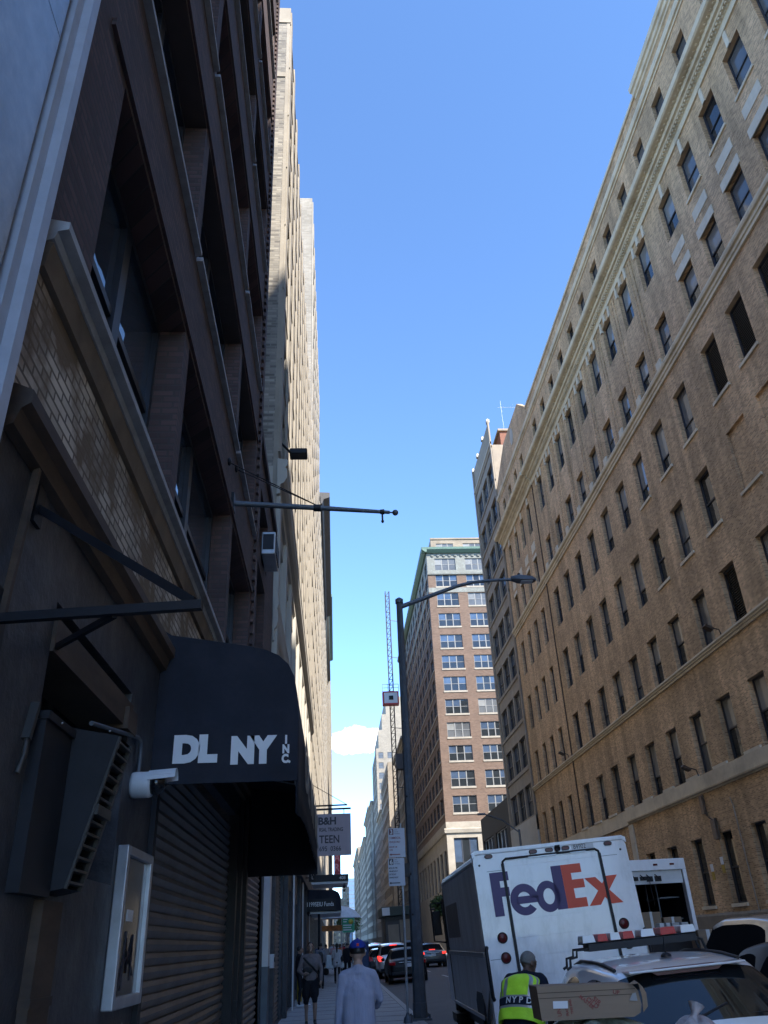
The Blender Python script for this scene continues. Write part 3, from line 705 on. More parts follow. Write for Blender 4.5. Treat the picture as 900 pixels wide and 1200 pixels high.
m.quad((XB, Y0, 0), (XB, Y1, 0), (XB, Y1, 64), (XB, Y0, 64)); m.quad((XR, Y1, 0), (XB, Y1, 0), (XB, Y1, 64), (XR, Y1, 64))
loc_build(m, 'penthouse_wall', T['buff_brick'], rt)
windows(rt, 'yn', Y0+2, [(19, 22.2, 64.9, 66.2, 'tri_b'), (24, 27.4, 64.9, 66.2, 'tri_b')], T['dull_frame'], .15, False)
m = MB()
bo = [(17.9, 21.6, 8.5, 15.3), (23.4, 27.4, 8.5, 15.3), (29, 33, 8.5, 15.3)]
wall(m, 'yn', Y0, XR, XB, -.2, 17.6, bo, .4); bs2 = [(Y0+1.5+5.2*k, Y0+4.6+5.2*k, 8.5, 13.8) for k in range(12)]; wall(m, 'xn', XR, Y0, Y1, -.2, 17.6, bs2, .4)
course(m, 'xn', XR, Y0-.3, Y1, [(16.0, 0), (16.0, .25), (16.5, .35), (16.7, 0)]); course(m, 'yn', Y0, XR-.3, XB, [(16.0, 0), (16.0, .25), (16.5, .35), (16.7, 0)])
loc_build(m, 'stone_base', T['sun_stone'], rt)
windows(rt, 'yn', Y0, sf, T['dull_frame'], .2, False, 60); windows(rt, 'yn', Y0, [o+('tri_c',) for o in bo], T['dark_frame'], .3, False)
windows(rt, 'xn', XR, sp, T['dark_frame'], .2, False, 40); windows(rt, 'xn', XR, [o+('tri_c',) for o in bs2], T['dark_frame'], .3, False)
# further right
generic('office_building', 'grey stone building behind the lamp post with hoist mast on its face', XR, 196, 228, 46, 'taupe_stone', 10, 7, sills='sun_stone', recess=.6, ww=-1.6, wh=2.6, cornice=(.8, 'sun_stone'))
r2_ = generic('office_building', 'yellow lit buff slab just beyond the hoist mast', XR-.3, 258, 300, 52, 'buff_brick', 11, 6, recess=.6, ww=-2.4, wh=3., sills='sun_stone')
generic('office_building', 'low grey block in the gap before the buff slab', XR, 229, 257, 34, 'taupe_stone', 7, 6)
fr = [(XR+a, XR+a+2.0, z, z+2.4, 'dh_b') for z in range(8, 70, 4) for a in (.9, 4.6, 8.2)]
generic('stepped_tower', 'cream stepped setback tower rising behind the hoist cabin', XR, 332, 372, 72, 'cream_brick', 15, 9, front=fr, depth=30, recess=.6, ww=-1.8, wh=2.8, sills='sun_stone')
b = MB(); b.box(XR+1.2, XR+28, 334, 370, 72, 80); b.box(XR+3, XR+28, 336, 370, 80, 87); b.box(XR+5, XR+24, 338, 368, 87, 95)
tag(b.build('penthouse', T['cream_brick']), 'stacked cream setbacks crowning the stepped tower', 'roof structure')
for (y0, y1, h, m_, lab) in ((302, 331, 44, 'buff_brick', 'buff block just before the cream stepped tower'), (374, 400, 58, 'cream_brick', 'cream block with water tank silhouette in the far right row'), (402, 470, 60, 'taupe_stone', 'taupe block lower down the far right row'), (472, 600, 54, 'cream_brick', 'long cream block closing the far right row'), (602, 760, 62, 'buff_brick', 'faint buff block furthest away on the right')):
    generic('office_building', lab, XR-(y0-300)*.004, y0, y1, h, m_, 12, max(6, int((y1-y0)/7)), sub=False, recess=.7, ww=-2.6, wh=3., sills='sun_stone', cornice=(1., 'sun_stone'))
# glass tower closing the view
rt = thing('glass_tower', 'pale blue glass tower closing the far end of the street', 'building', (17, 900, 0))
b = MB(); b.box(11, 22.5, 900, 930, 0, 62); loc_build(b, 'shaft', plain('blue tower glass', (.12, .20, .32), .3, var=.1, scale=.1), rt)
b = MB(); b.box(13, 20.5, 903, 927, 62, 69); loc_build(b, 'crown', plain('pale crown glass', (.45, .52, .58), .4, var=.1), rt)
b = MB()
for k in range(15): sbox(b, 'yn', 900, 11, 22.5, 3+k*4, 3.35+k*4, -.15, 0)
loc_build(b, 'spandrel', T['grey_trim'], rt)
# hoist
rt = thing('construction_hoist', 'construction hoist mast with red and white cabin before the stepped tower', 'hoist', (13.4, 196, 0))
hx, hy = 14.3, 196.
m = MB()
for dx_ in (-.5, .5):
    for dy_ in (-.5, .5): m.bar((hx+dx_, hy+dy_, 0), (hx+dx_, hy+dy_, 84), .2)
for k in range(56):
    z = k*1.5
    m.bar((hx-.5, hy-.5, z), (hx+.5, hy-.5, z+1.5), .13); m.bar((hx-.5, hy-.5, z), (hx+.5, hy-.5, z), .13); m.bar((hx+.5, hy-.5, z), (hx+.5, hy+.5, z+1.5), .13)
loc_build(m, 'mast', T['near_black'], rt)
m = MB()
for z in (20, 34, 48, 66, 76): m.bar((hx+.5, hy, z), (XR+.2, hy+1, z), .14)
loc_build(m, 'wall_tie', T['pole_grey'], rt)
hz = 53.2
m = MB(); m.box(hx-2.4, hx+1.6, hy-2.6, hy-.6, hz, hz+.3); m.box(hx-2.4, hx+1.6, hy-2.6, hy-.6, hz+2.9, hz+3.2); m.box(hx-2.4, hx-2.05, hy-2.6, hy-.6, hz+.3, hz+2.9); m.box(hx+1.25, hx+1.6, hy-2.6, hy-.6, hz+.3, hz+2.9)
cb = loc_build(m, 'cabin', plain('red hoist paint', (.42, .03, .04), .5), rt)
m = MB(); m.box(hx-2.05, hx+1.25, hy-2.55, hy-.65, hz+.3, hz+2.9); o = loc_build(m, 'cabin_panel', T['off_white'], rt)
m = MB(); m.box(hx-.9, hx+.2, hy-2.7, hy-2.5, hz+1.1, hz+2.1); loc_build(m, 'cabin_window', T['glass'], rt)
m = MB()
for x in (-2.4, -1, .3, 1.6): m.bar((hx+x, hy-2.5, hz+3.2), (hx+x, hy-2.5, hz+5), .1)
m.bar((hx-2.4, hy-2.5, hz+5), (hx+1.6, hy-2.5, hz+5), .1); m.bar((hx-2.4, hy-2.5, hz+4.1), (hx+1.6, hy-2.5, hz+4.1), .08)
loc_build(m, 'railing', T['pole_grey'], rt)
m = MB(); m.box(hx+.3, hx+2.6, hy-1.5, hy+1, 38, 41.5); loc_build(m, 'lower_cage', T['dark_cornice'], rt)

# ================================================================ LEFT: dark maroon loft
def shutter(mb, p, y0, y1, z0, z1, pitch=.1, dep=.03):
    f = PF('xp', p); n = int((z1-z0)/pitch); zz = []
    for k in range(n):
        z = z0+k*pitch
        zz += [(z, 0), (z+pitch*.5, -dep), (z+pitch*.86, -dep*.6), (z+pitch*.9, .008)]
    zz.append((z0+n*pitch, 0))
    vs = [f(y, z, d) for y in (y0, y1) for z, d in zz]; k = len(zz)
    mb.add(vs, [(i, i+1, k+i+1, k+i) for i in range(k-1)])
root = thing('loft_building', 'dark maroon brick loft with black shopfront and awning at the left', 'building', (XL, 8.5, 0))
Y0, Y1 = 2.80, 13.5; HT = 31
wl = MB(); sp = []
bay = [(3.62, 6.2), (6.45, 10.05), (10.3, 12.85)]
fl = [(4.98, 7.05), (8.2, 10.2), (11.45, 13.35), (14.7, 16.6), (17.95, 19.9), (21.6, 23.4), (25.1, 27.)]
zb = [4.98, 7.6, 10.8, 14.0, 17.2, 20.8, 24.3, HT]
for k, (a, b) in enumerate(fl):
    ops = [(u, v, a, b) for u, v in bay]; wall(wl, 'xp', XL, Y0, Y1, zb[k], zb[k+1], ops, .42)
    sp += [(u, v, a+.05, b, ('pair_'+rng.choice('abs')), 1 if k else 0) for u, v in bay]
wall(wl, 'yn', Y0, XL-14, XL, 4.98, HT)
wl.quad((XL, Y1, 4.98), (XL-14, Y1, 4.98), (XL-14, Y1, HT), (XL, Y1, HT)); wl.quad((XL, Y0, HT), (XL, Y1, HT), (XL-14, Y1, HT), (XL-14, Y0, HT)); wl.quad((XL-14, Y0, 0), (XL-14, Y1, 0), (XL-14, Y1, HT), (XL-14, Y0, HT))
sbox(wl, 'xp', XL, 13.22, Y1, 4.98, HT, -.05, .02)
for k in range(130): sbox(wl, 'xp', XL, 13.12, 13.22, 5.0+k*.2, 5.1+k*.2, -.05, .02)
for k, (a, b) in enumerate(fl):        # projecting head course over each row of windows
    sbox(wl, 'xp', XL, Y0+.4, 13.05, b+.05, b+.13, -.03, .02)
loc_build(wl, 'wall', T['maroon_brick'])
windows(root, 'xp', XL, sp, T['dark_frame'], .30, True, 100, True, T['sill_grey'], .055)
b = MB(); wall(b, 'xp', XL, Y0, Y1, 3.8, 4.98); loc_build(b, 'worn_brick_band', T['white_brick'])
b = MB(); course(b, 'xp', XL, 2.96, Y1, [(4.80, 0), (4.82, .05), (4.87, .06), (4.885, .115), (4.935, .115), (4.96, 0)]); loc_build(b, 'ledge', T['sill_grey'])
b = MB(); course(b, 'xp', XL, 2.96, Y1, [(4.62, 0), (4.63, .03), (4.79, .05), (4.8, 0)]); loc_build(b, 'ledge_bed', T['dirty_stone'])
b = MB(); course(b, 'xp', XL, 2.96, Y1, [(3.66, .004), (3.68, .05), (3.76, .07), (3.79, .11), (3.86, .11), (3.9, .02), (3.9, 0)]); loc_build(b, 'shopfront_cornice', T['rust_metal'])
# black shopfront wall with a dark recess and the shutter bays
b = MB()
ops = [(3.98, 5.72, 2.0, 3.25), (6.78, 12.5, .02, 3.34), (14.0, 14.02, .1, .2)]
wall(b, 'xp', XL, Y0, Y1, -.1, 3.7, ops[:2], .12)
wall(b, 'xp', XL-.6, 3.98, 5.72, 2.0, 3.25); 
for q in (((3.98, 2), (5.72, 2)), ((5.72, 2), (5.72, 3.25)), ((5.72, 3.25), (3.98, 3.25)), ((3.98, 3.25), (3.98, 2))):
    b.quad((XL-.12, q[0][0], q[0][1]), (XL-.12, q[1][0], q[1][1]), (XL-.6, q[1][0], q[1][1]), (XL-.6, q[0][0], q[0][1]))
loc_build(b, 'shopfront_wall', T['black_paint'])
b = MB(); sbox(b, 'xp', XL, 3.98, 5.72, 2.98, 3.16, -.02, .3); sbox(b, 'xp', XL, 3.96, 4.06, 2.6, 3.25, .04, .3); sbox(b, 'xp', XL, 5.5, 5.75, 2.95, 3.1, -.05, .1); loc_build(b, 'lintel_beam', T['rust_metal'])
b = MB(); shutter(b, XL-.1, 6.8, 12.48, .02, 3.32); loc_build(b, 'roll_shutter', T['shutter'])
for q in ((6.7, 6.8, 0, 3.34, -.04, .1), (12.46, 12.58, 0, 3.34, -.04, .1), (12.95, 13.1, 0, 3.6, -.06, .0), (13.3, 13.49, 0, 3.7, -.1, .0)):
    b = MB(); sbox(b, 'xp', XL, *q); loc_build(b, 'shutter_rail', T['black_metal'])
b = MB(); sbox(b, 'xp', XL, 12.7, 12.74, .9, 1.0, -.09, 0); sbox(b, 'xp', XL, 13.3, 13.4, .4, .6, -.07, 0); loc_build(b, 'hinge', T['black_metal'])
# next-door neighbour on the near side: polished stone panels and pale metal edge strip
rt = thing('panel_building', 'polished blue grey stone panel facade cropped at the upper left', 'building', (XL, 0, 0))
b = MB()
for k in range(12):
    for j in range(8):
        y1_ = 2.58-k*1.3; z0_ = 3.0+j*2.55+ (.0 if k % 2 else .35)
        sbox(b, 'xp', XL, y1_-1.29, y1_, z0_, z0_+2.54, -.03, .1)
b.box(XL-12, XL-.09, -14, 2.62, -.1, 24); b.box(XL-.09, XL-.02, -14, 2.6, -.1, 2.99)
loc_build(b, 'stone_panel', T['panel_stone'], rt)
pb = thing('office_building', 'unseen pale block added behind the viewer to bounce sunlight up the street', 'building', (XL, -40, 0))  # added out of view; its bright wall bounces sun into the street
b = MB(); b.box(XL-14, XL+.05, -75, -14.1, -.1, 46); loc_build(b, 'wall', T['white_metal'] if False else plain('bright bounce wall', (.74, .70, .62), .85), pb)
windows(pb, 'xp', XL+.05, [(y, y+1.4, z, z+2.2, 'dh_b') for z in range(4, 42, 5) for y in range(-72, -18, 6)], T['dark_frame'], -.03, False, 0)
b = MB(); sbox(b, 'xp', XL, 2.625, 2.70, 3.2, 26, -.05, .12); sbox(b, 'xp', XL, 2.70, 2.78, 3.2, 26, -.1, .12); loc_build(b, 'edge_strip', T['strip'], rt)

# ================================================================ LEFT: brick annex, white based tower, further row
rt = thing('brick_annex', 'low dark brick annex with air conditioner between loft and tall cream tower', 'building', (XL, 15.7, 0))
m = MB(); Y0, Y1 = 13.51, 18.05
wall(m, 'xp', XL-.02, Y0, Y1, 4.1, 10.9, [(14.15, 15.9, 5.6, 8.3), (14.3, 16.1, 8.75, 10.0)], .3)
wall(m, 'xp', XL-.02, Y0, Y1, -.1, 4.1, [(14.3, 17.3, .02, 3.2)], .12)
m.quad((XL, Y0, 10.9), (XL, Y1, 10.9), (XL-14, Y1, 10.9), (XL-14, Y0, 10.9)); m.quad((XL-.02, Y1, 0), (XL-14, Y1, 0), (XL-14, Y1, 10.9), (XL-.02, Y1, 10.9))
sbox(m, 'xp', XL, Y0, Y1, 10.75, 10.95, -.05, .1)
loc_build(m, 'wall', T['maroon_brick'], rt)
windows(rt, 'xp', XL-.02, [(14.15, 15.9, 5.6, 8.3, 'pair_s'), (14.3, 16.1, 8.75, 10.0, 'pair_c')], T['dark_frame'], .22, True)
b = MB(); wall(b, 'xp', XL, Y0, Y1, -.1, 4.1, [(14.3, 17.3, .02, 3.2)], .1); loc_build(b, 'shopfront_wall', T['black_paint'], rt)
b = MB(); shutter(b, XL-.08, 14.32, 17.28, .02, 3.18); loc_build(b, 'roll_shutter', T['shutter'], rt)
t = thing('air_conditioner', 'white boxed air conditioner jutting from the dark brick annex', 'air conditioner', (XL, 14.9, 8.6))
b = MB(); b.box(XL, XL+.28, 14.6, 15.5, 8.62, 9.12); loc_build(b, 'case', T['galv'], t, bevel=.02)
b = MB()
for k in range(7): b.box(XL+.28, XL+.3, 14.66+k*.12, 14.72+k*.12, 8.68, 9.06)
loc_build(b, 'grille', T['black_metal'], t)
b = MB(); b.box(XL+.03, XL+.25, 14.585, 14.598, 8.72, 9.06); loc_build(b, 'side_vent', T['black_metal'], t)
o = MB(); sbox(o, 'xp', XL, 17.7, 18.15, 1.3, 4.4, -.12, 0, 0); sbox(o, 'xp', XL, 17.7, 18.15, 0, 1.3, -.12, 0, 1)
# tall cream tower
rt = thing('cream_tower', 'tall cream fronted tower with grey brick flank and white stone base', 'building', (XL, 32, 0))
Y0, Y1, HT = 18.1, 46.6, 33.9; m = MB(); sp = []
fz = [13.4+2.75*k for k in range(8)]
for z in fz[:-1]:
    ops = [(Y0+.75+2.3*k, Y0+2.35+2.3*k, z+.55, z+2.35) for k in range(12)]; wall(m, 'xp', XL, Y0, Y1, z, z+2.75, ops, .4); sp += [o_+(rk(),) for o_ in ops]
wall(m, 'xp', XL, Y0, Y1, fz[-1], HT)
q = MB()
for k in range(13): sbox(q, 'xp', XL, max(Y0, Y0+.05+2.3*k), Y0+.6+2.3*k, 13.4, HT, -.06, .02)
for z in fz[1:]: sbox(q, 'xp', XL, Y0, Y1, z+.40, z+.5, -.035, .02)
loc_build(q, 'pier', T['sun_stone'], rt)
m.quad((XL, Y1, 0), (XL-18, Y1, 0), (XL-18, Y1, HT), (XL, Y1, HT)); m.quad((XL, Y0, HT), (XL, Y1, HT), (XL-18, Y1, HT), (XL-18, Y0, HT)); m.quad((XL-18, Y0, 0), (XL-18, Y1, 0), (XL-18, Y1, HT), (XL-18, Y0, HT))
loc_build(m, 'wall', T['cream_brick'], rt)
windows(rt, 'xp', XL, sp, T['dark_frame'], .34, False, 90)
m = MB(); wall(m, 'yn', Y0, XL-18, XL-.12, 0, HT-.8); loc_build(m, 'flank_wall', T['grey_brick'], rt)
m = MB(); m.box(XL-18, XL+.02, Y0-.04, Y0+.3, HT-.8, HT+.15); sbox(m, 'yn', Y0, XL-.12, XL+.0, 10.9, HT-.8, -.01, .02); m.box(XL-18, XL-.12, Y0-.04, Y0, HT-4.2, HT-3.95); loc_build(m, 'coping', T['sun_stone'], rt)
m = MB(); ops = [(Y0+.9+2.9*k, Y0+2.9+2.9*k, 9.0, 11.4) for k in range(9)]; ops2 = [(Y0+.9+2.9*k, Y0+2.9+2.9*k, 5.6, 8.2) for k in range(9)]
wall(m, 'xp', XL, Y0, Y1, 8.6, 13.4, ops, .25); wall(m, 'xp', XL, Y0, Y1, 4.6, 8.6, ops2, .25)
for c, o_ in ((12.5, .26), (8.5, .12)):
    course(m, 'xp', XL, Y0-.06, Y1, [(c-.5, 0), (c-.48, o_*.3), (c-.2, o_*.35), (c-.15, o_*.7), (c, o_), (c+.25, o_), (c+.3, o_*.8), (c+.42, o_*1.05), (c+.55, o_*1.05), (c+.6, 0)])
for k in range(10): sbox(m, 'xp', XL, Y0+.05+2.9*k, Y0+.55+2.9*k, 4.6, 12.0, -.1, .02)
m.quad((XL-.001, Y0-.002, 4.6), (XL-4, Y0-.002, 4.6), (XL-4, Y0-.002, 12.9), (XL-.001, Y0-.002, 12.9))
loc_build(m, 'white_stone_base', T['pale_stone'], rt)
windows(rt, 'xp', XL, [o_+('pair_b',) for o_ in ops+ops2], T['dark_frame'], .2, False)
m = MB(); sh = [(20.4, 24.0, .02, 3.4), (25.2, 28.4, .02, 3.2)]
shops = [(30+3.6*k, 32.8+3.6*k, .3, 3.0) for k in range(4)]
wall(m, 'xp', XL, Y0, Y1, -.1, 4.6, sh+shops, .15); sbox(m, 'xp', XL, Y0, Y1, 3.9, 4.4, -.2, .0)
for y in (19.3, 24.4, 28.8, 33, 36.5, 40): sbox(m, 'xp', XL, y, y+.35, 0, 3.9, -.12, 0)
loc_build(m, 'shopfront', T['black_paint'], rt)
for y in (27.2, 34.6, 43.2):
    b = MB(); sbox(b, 'xp', XL, y, y+.3, 0, 3.85, -.16, -.125); loc_build(b, 'pale_post', T['off_white'], rt)
b = MB(); shutter(b, XL-.1, 20.4, 24, .02, 3.4); shutter(b, XL-.1, 25.2, 28.4, .02, 3.2); loc_build(b, 'roll_shutter', T['shutter'], rt)
windows(rt, 'xp', XL, [s+('pair_c',) for s in shops], T['black_metal'], .1, False)
loc_build(o, 'white_pilaster', [T['off_white'], T['pole_grey']], rt)
t = thing('lock_box', 'small grey switch box on black post between two roll shutters', 'switch box', (XL+.12, 18.9, 1.4))
b = MB(); b.box(XL, XL+.16, 18.75, 19.0, 1.25, 1.5); loc_build(b, 'case', T['off_white'], t, bevel=.01); b = MB(); b.tube([(XL+.16, 18.85, 1.4), (XL+.18, 18.85, 1.4)], .04, 8); loc_build(b, 'lock', T['black_metal'], t)
t = thing('floodlight', 'dark floodlight on arm sticking out from the cream tower flank', 'floodlight', (XL, 20, 14.4))
b = MB(); b.tube([(XL-.05, 19.2, 14.4), (XL+.25, 19.9, 14.45)], .04, 6); loc_build(b, 'arm', T['black_metal'], t)
b = MB(); b.box(XL+.2, XL+.72, 19.8, 20.2, 14.4, 14.58); loc_build(b, 'lamp_head', T['black_metal'], t, bevel=.03)
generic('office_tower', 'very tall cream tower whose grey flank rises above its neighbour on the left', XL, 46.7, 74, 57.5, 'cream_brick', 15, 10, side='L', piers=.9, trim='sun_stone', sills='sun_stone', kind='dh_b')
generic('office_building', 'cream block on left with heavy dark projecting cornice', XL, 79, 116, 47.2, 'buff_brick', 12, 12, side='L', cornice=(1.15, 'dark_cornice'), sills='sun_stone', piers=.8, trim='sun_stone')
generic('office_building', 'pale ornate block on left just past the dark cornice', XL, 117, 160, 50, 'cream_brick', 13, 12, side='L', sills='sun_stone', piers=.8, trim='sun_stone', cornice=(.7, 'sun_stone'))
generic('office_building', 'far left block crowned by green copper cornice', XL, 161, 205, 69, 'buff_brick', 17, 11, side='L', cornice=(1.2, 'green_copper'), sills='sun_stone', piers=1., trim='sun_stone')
generic('office_building', 'last pale block on the far left beside the sky', XL+.3, 206, 290, 72, 'cream_brick', 17, 14, side='L', sills='sun_stone', piers=1., trim='sun_stone')
for x0, x1, y0, h, m_, lab in ((-24, 5, 690, 34, 'buff_brick', 'faint low block across the far end of the street'), (5, 11, 760, 46, 'taupe_stone', 'slim faint block left of the glass tower'), (22.5, 40, 840, 58, 'cream_brick', 'faint pale block right of the glass tower')):
    rt = thing('distant_building', lab, 'building', ((x0+x1)/2, y0, 0)); m = MB(); fo = [(x0+1.2+3*k, x0+2.8+3*k, z, z+2.2, rk()) for k in range(int((x1-x0)/3)) for z in range(4, h-3, 4)]
    wall(m, 'yn', y0, x0, x1, -.2, h, [q[:4] for q in fo], .3); m.quad((x0, y0, h), (x1, y0, h), (x1, y0+20, h), (x0, y0+20, h)); m.quad((x0, y0, 0), (x0, y0+20, 0), (x0, y0+20, h), (x0, y0, h)); m.quad((x1, y0, 0), (x1, y0+20, 0), (x1, y0+20, h), (x1, y0, h)); loc_build(m, 'wall', T[m_], rt); windows(rt, 'yn', y0, fo, T['dark_frame'], .2, False, 100)
generic('office_building', 'low brown block at the far left end beneath signs', XL-1.5, 292, 420, 40, 'buff_brick', 9, 14, side='L')
# ================================================================ things on the left wall
rt = thing('awning', 'black barrel awning with bold white capitals over the shuttered shopfront', 'awning', (XL, 10, 2.7))
ax0, ax1 = 6.55, 14.05; XO = -.30
prof = [(XL, 4.03), (-1.38, 3.985), (-1.1, 3.94), (-.75, 3.88), (-.58, 3.84), (-.47, 3.79), (-.385, 3.71), (-.332, 3.60), (-.308, 3.46), (-.30, 3.28)]
m = MB(); n = len(prof); NS = 24
ys = [ax0+(ax1-ax0)*i/NS for i in range(NS+1)]
def zlow(y): t = (y-ax0)/(ax1-ax0); return 2.72-.2*max(0, 1-t*2.2)**2*1.0
vs = []; 
for y in ys:
    row = prof+[(XO, 3.0), (XO, 2.85), (XO, zlow(y))]
    vs += [(x, y, z-.012*math.sin((y-ax0)*math.pi/ .94)**2*(1 if x > -1.3 else 0)) for x, z in row]
k = n+3
m.add(vs, [(i*k+j, i*k+j+1, (i+1)*k+j+1, (i+1)*k+j) for i in range(NS) for j in range(k-1)], 0, True)
o = loc_build(m, 'canopy', T['black_cloth'], rt)
sol = o.modifiers.new('thick', 'SOLIDIFY'); sol.thickness = .012; sol.offset = -1
for nm, y, zb_ in (('front_panel', ax0, 2.76), ('back_panel', ax1, 2.62)):
    m = MB(); pl = prof+[(XO, zb_), (XL, zb_)]
    m.prism(pl, y-.006, y+.006, lambda a, b, t: (a, t, b)); loc_build(m, nm, T['black_cloth'], rt)
m = MB()
for y in ys[::4]: m.tube([(x-.02*(x > -1.4), y+.03, z-.03) for x, z in prof]+[(XO-.02, y+.03, 2.8)], .012, 6)
m.tube([(XO-.03, ax0, 2.82), (XO-.03, ax1, 2.82)], .013, 6); m.tube([(XL, ax0+.1, 2.9), (XO-.03, ax0+.1, 2.84)], .012, 6)
loc_build(m, 'frame', T['galv'], rt)
o = rt.location
def awt(s, size, x, z, bold, fit, nm='lettering'):
    return text(nm, s, size, T['letter_white'], rt, FACE_CAM(x-o.x, ax0-.012-o.y, z-o.z), .002, bold, fit=fit)
awt('DL', .265, -1.285, 2.935, .021, .35); awt('NY', .265, -.83, 2.915, .021, .365)
for ch, x_, z_, ft in (('I', -.40, 3.05, .016), ('N', -.42, 2.975, .055), ('C.', -.425, 2.90, .07)): awt(ch, .088, x_, z_, .005, ft)
M_ = frame_M((XO+.03-o.x, 7.6-o.y, 2.90-o.z), (0, 1, 0), (0, 0, 1))
text('side_lettering', 'DL NY INC.', .62, T['letter_beige'], rt, M_, .002, .012, fit=5.8)
# triangular sign bracket
t = thing('sign_bracket', 'black triangular steel bracket projecting above the shopfront recess', 'bracket', (XL, 3.3, 2.9))
b = MB(); b.bar((XL, 3.28, 2.885), (-.56, 3.2, 2.9), .035, .04); loc_build(b, 'arm', T['black_metal'], t)
b = MB(); b.bar((XL, 3.5, 3.55), (-.6, 3.21, 2.92), .022, .04); loc_build(b, 'diagonal_brace', T['black_metal'], t)
b = MB(); b.bar((XL, 4.05, 3.02), (-.93, 3.24, 2.88), .022, .03); loc_build(b, 'side_brace', T['black_metal'], t)
for q in ((3.2, 3.36, 2.75, 3.02), (3.44, 3.54, 3.45, 3.65)):
    b = MB(); sbox(b, 'xp', XL, *q, -.02, 0); loc_build(b, 'wall_plate', T['black_metal'], t)
b = MB(); b.bar((XL+.03, 3.28, 2.9), (XL+.03, 3.35, 3.7), .03); loc_build(b, 'upright', T['rust_metal'], t)
# louvred hood
t = thing('vent_hood', 'black wedge shaped louvred vent hood on the shopfront wall', 'vent', (XL, 4.4, 2.2))
def wedge(mb, y0, y1, pts): mb.prism(pts, y0, y1, lambda a, b_, t_: (a, t_, b_))
b = MB(); wedge(b, 4.36, 4.375, [(XL, 2.69), (-1.15, 2.63), (-1.33, 1.9), (XL, 1.88)]); wedge(b, 4.64, 4.655, [(XL, 2.69), (-1.15, 2.63), (-1.33, 1.9), (XL, 1.88)])
b.quad((XL, 4.36, 2.69), (-1.15, 4.36, 2.63), (-1.15, 4.655, 2.63), (XL, 4.655, 2.69)); b.quad((XL, 4.36, 1.88), (-1.33, 4.36, 1.9), (-1.33, 4.655, 1.9), (XL, 4.655, 1.88))
loc_build(b, 'hood', T['black_metal'], t)
b = MB()
for k in range(13):
    u = (k+.5)/13; x = -1.15-.18*u; z = 2.63-.73*u
    b.bar((x-.01, 4.375, z), (x-.01, 4.64, z), .045 if k != 6 else .07, .012 if k != 6 else .05)
b.bar((-1.15, 4.38, 2.63), (-1.33, 4.38, 1.9), .02, .03); b.bar((-1.15, 4.635, 2.63), (-1.33, 4.635, 1.9), .02, .03)
loc_build(b, 'louver_slat', T['louver'], t)
b = MB(); sbox(b, 'xp', XL, 3.93, 4.35, 1.86, 2.62, -.06, 0); sbox(b, 'xp', XL, 3.92, 4.36, 2.62, 2.66, -.075, 0); loc_build(b, 'back_box', T['black_metal'], t)
b = MB(); b.ell((-1.2, 4.355, 2.655), (.006, .006, .006), 6, 4); b.ell((XL+.08, 4.1, 2.64), (.006, .006, .006), 6, 4); loc_build(b, 'bolt', T['galv'], t)
b = MB(); sbox(b, 'xp', XL, 4.32, 4.62, -.05, 1.85, -.05, 0); sbox(b, 'xp', XL, 4.31, 4.63, 1.40, 1.44, -.058, 0); tag(b.build('duct', T['rust_metal']), 'pale worn flat duct dropping below the vent hood', 'duct')
b = MB(); b.bar((XL+.02, 3.82, 2.5), (XL+.02, 3.87, 2.68), .04, .03); b.tube([(XL+.02, 3.78, 2.34), (XL+.03, 3.8, 2.42), (XL+.02, 3.83, 2.52)], .013, 6); tag(b.build('bracket', T['louver']), 'small rusty broken bracket left of the vent hood', 'bracket')
# display case
t = thing('display_case', 'silver framed glass notice case beside the roll shutter', 'notice case', (XL, 6.2, 1.8))
b = MB()
for a in ((5.80, 5.86, 1.30, 2.25), (6.55, 6.62, 1.30, 2.25), (5.86, 6.55, 1.30, 1.37), (5.86, 6.55, 2.19, 2.25)): sbox(b, 'xp', XL, *a, -.075, 0)
loc_build(b, 'frame', T['galv'], t, bevel=.008)
b = MB(); sbox(b, 'xp', XL, 5.86, 6.55, 1.37, 2.19, -.045, 0); loc_build(b, 'glass_pane', glass('scratched case glass', (.10, .09, .075), .12, .5, 6, .6, 0), t)
b = MB(); sbox(b, 'xp', XL, 6.05, 6.22, 1.80, 1.87, -.05, -.04); loc_build(b, 'paper_label', T['off_white'], t)
b = MB()
for pts in (((6.0, 1.42), (6.1, 1.7), (6.16, 1.5), (6.28, 1.72), (6.3, 1.45)), ((5.98, 1.5), (6.2, 1.62), (6.36, 1.48)), ((6.08, 1.74), (6.06, 1.4))):
    b.tube([(XL+.049, y, z) for y, z in pts], .006, 5)
loc_build(b, 'scrawl', T['letter_dark'], t)
b = MB()
for k in range(5): 
    y = 5.84+k*.13; b.tube([(XL+.004, y, 1.08), (XL+.004, y+.04, 1.2), (XL+.004, y+.08, 1.1), (XL+.004, y+.1, 1.18)], .007, 5)
tag(b.build('graffiti', T['grey_stone']), 'pale scrawled tag low on black wall under the notice case', 'graffiti')
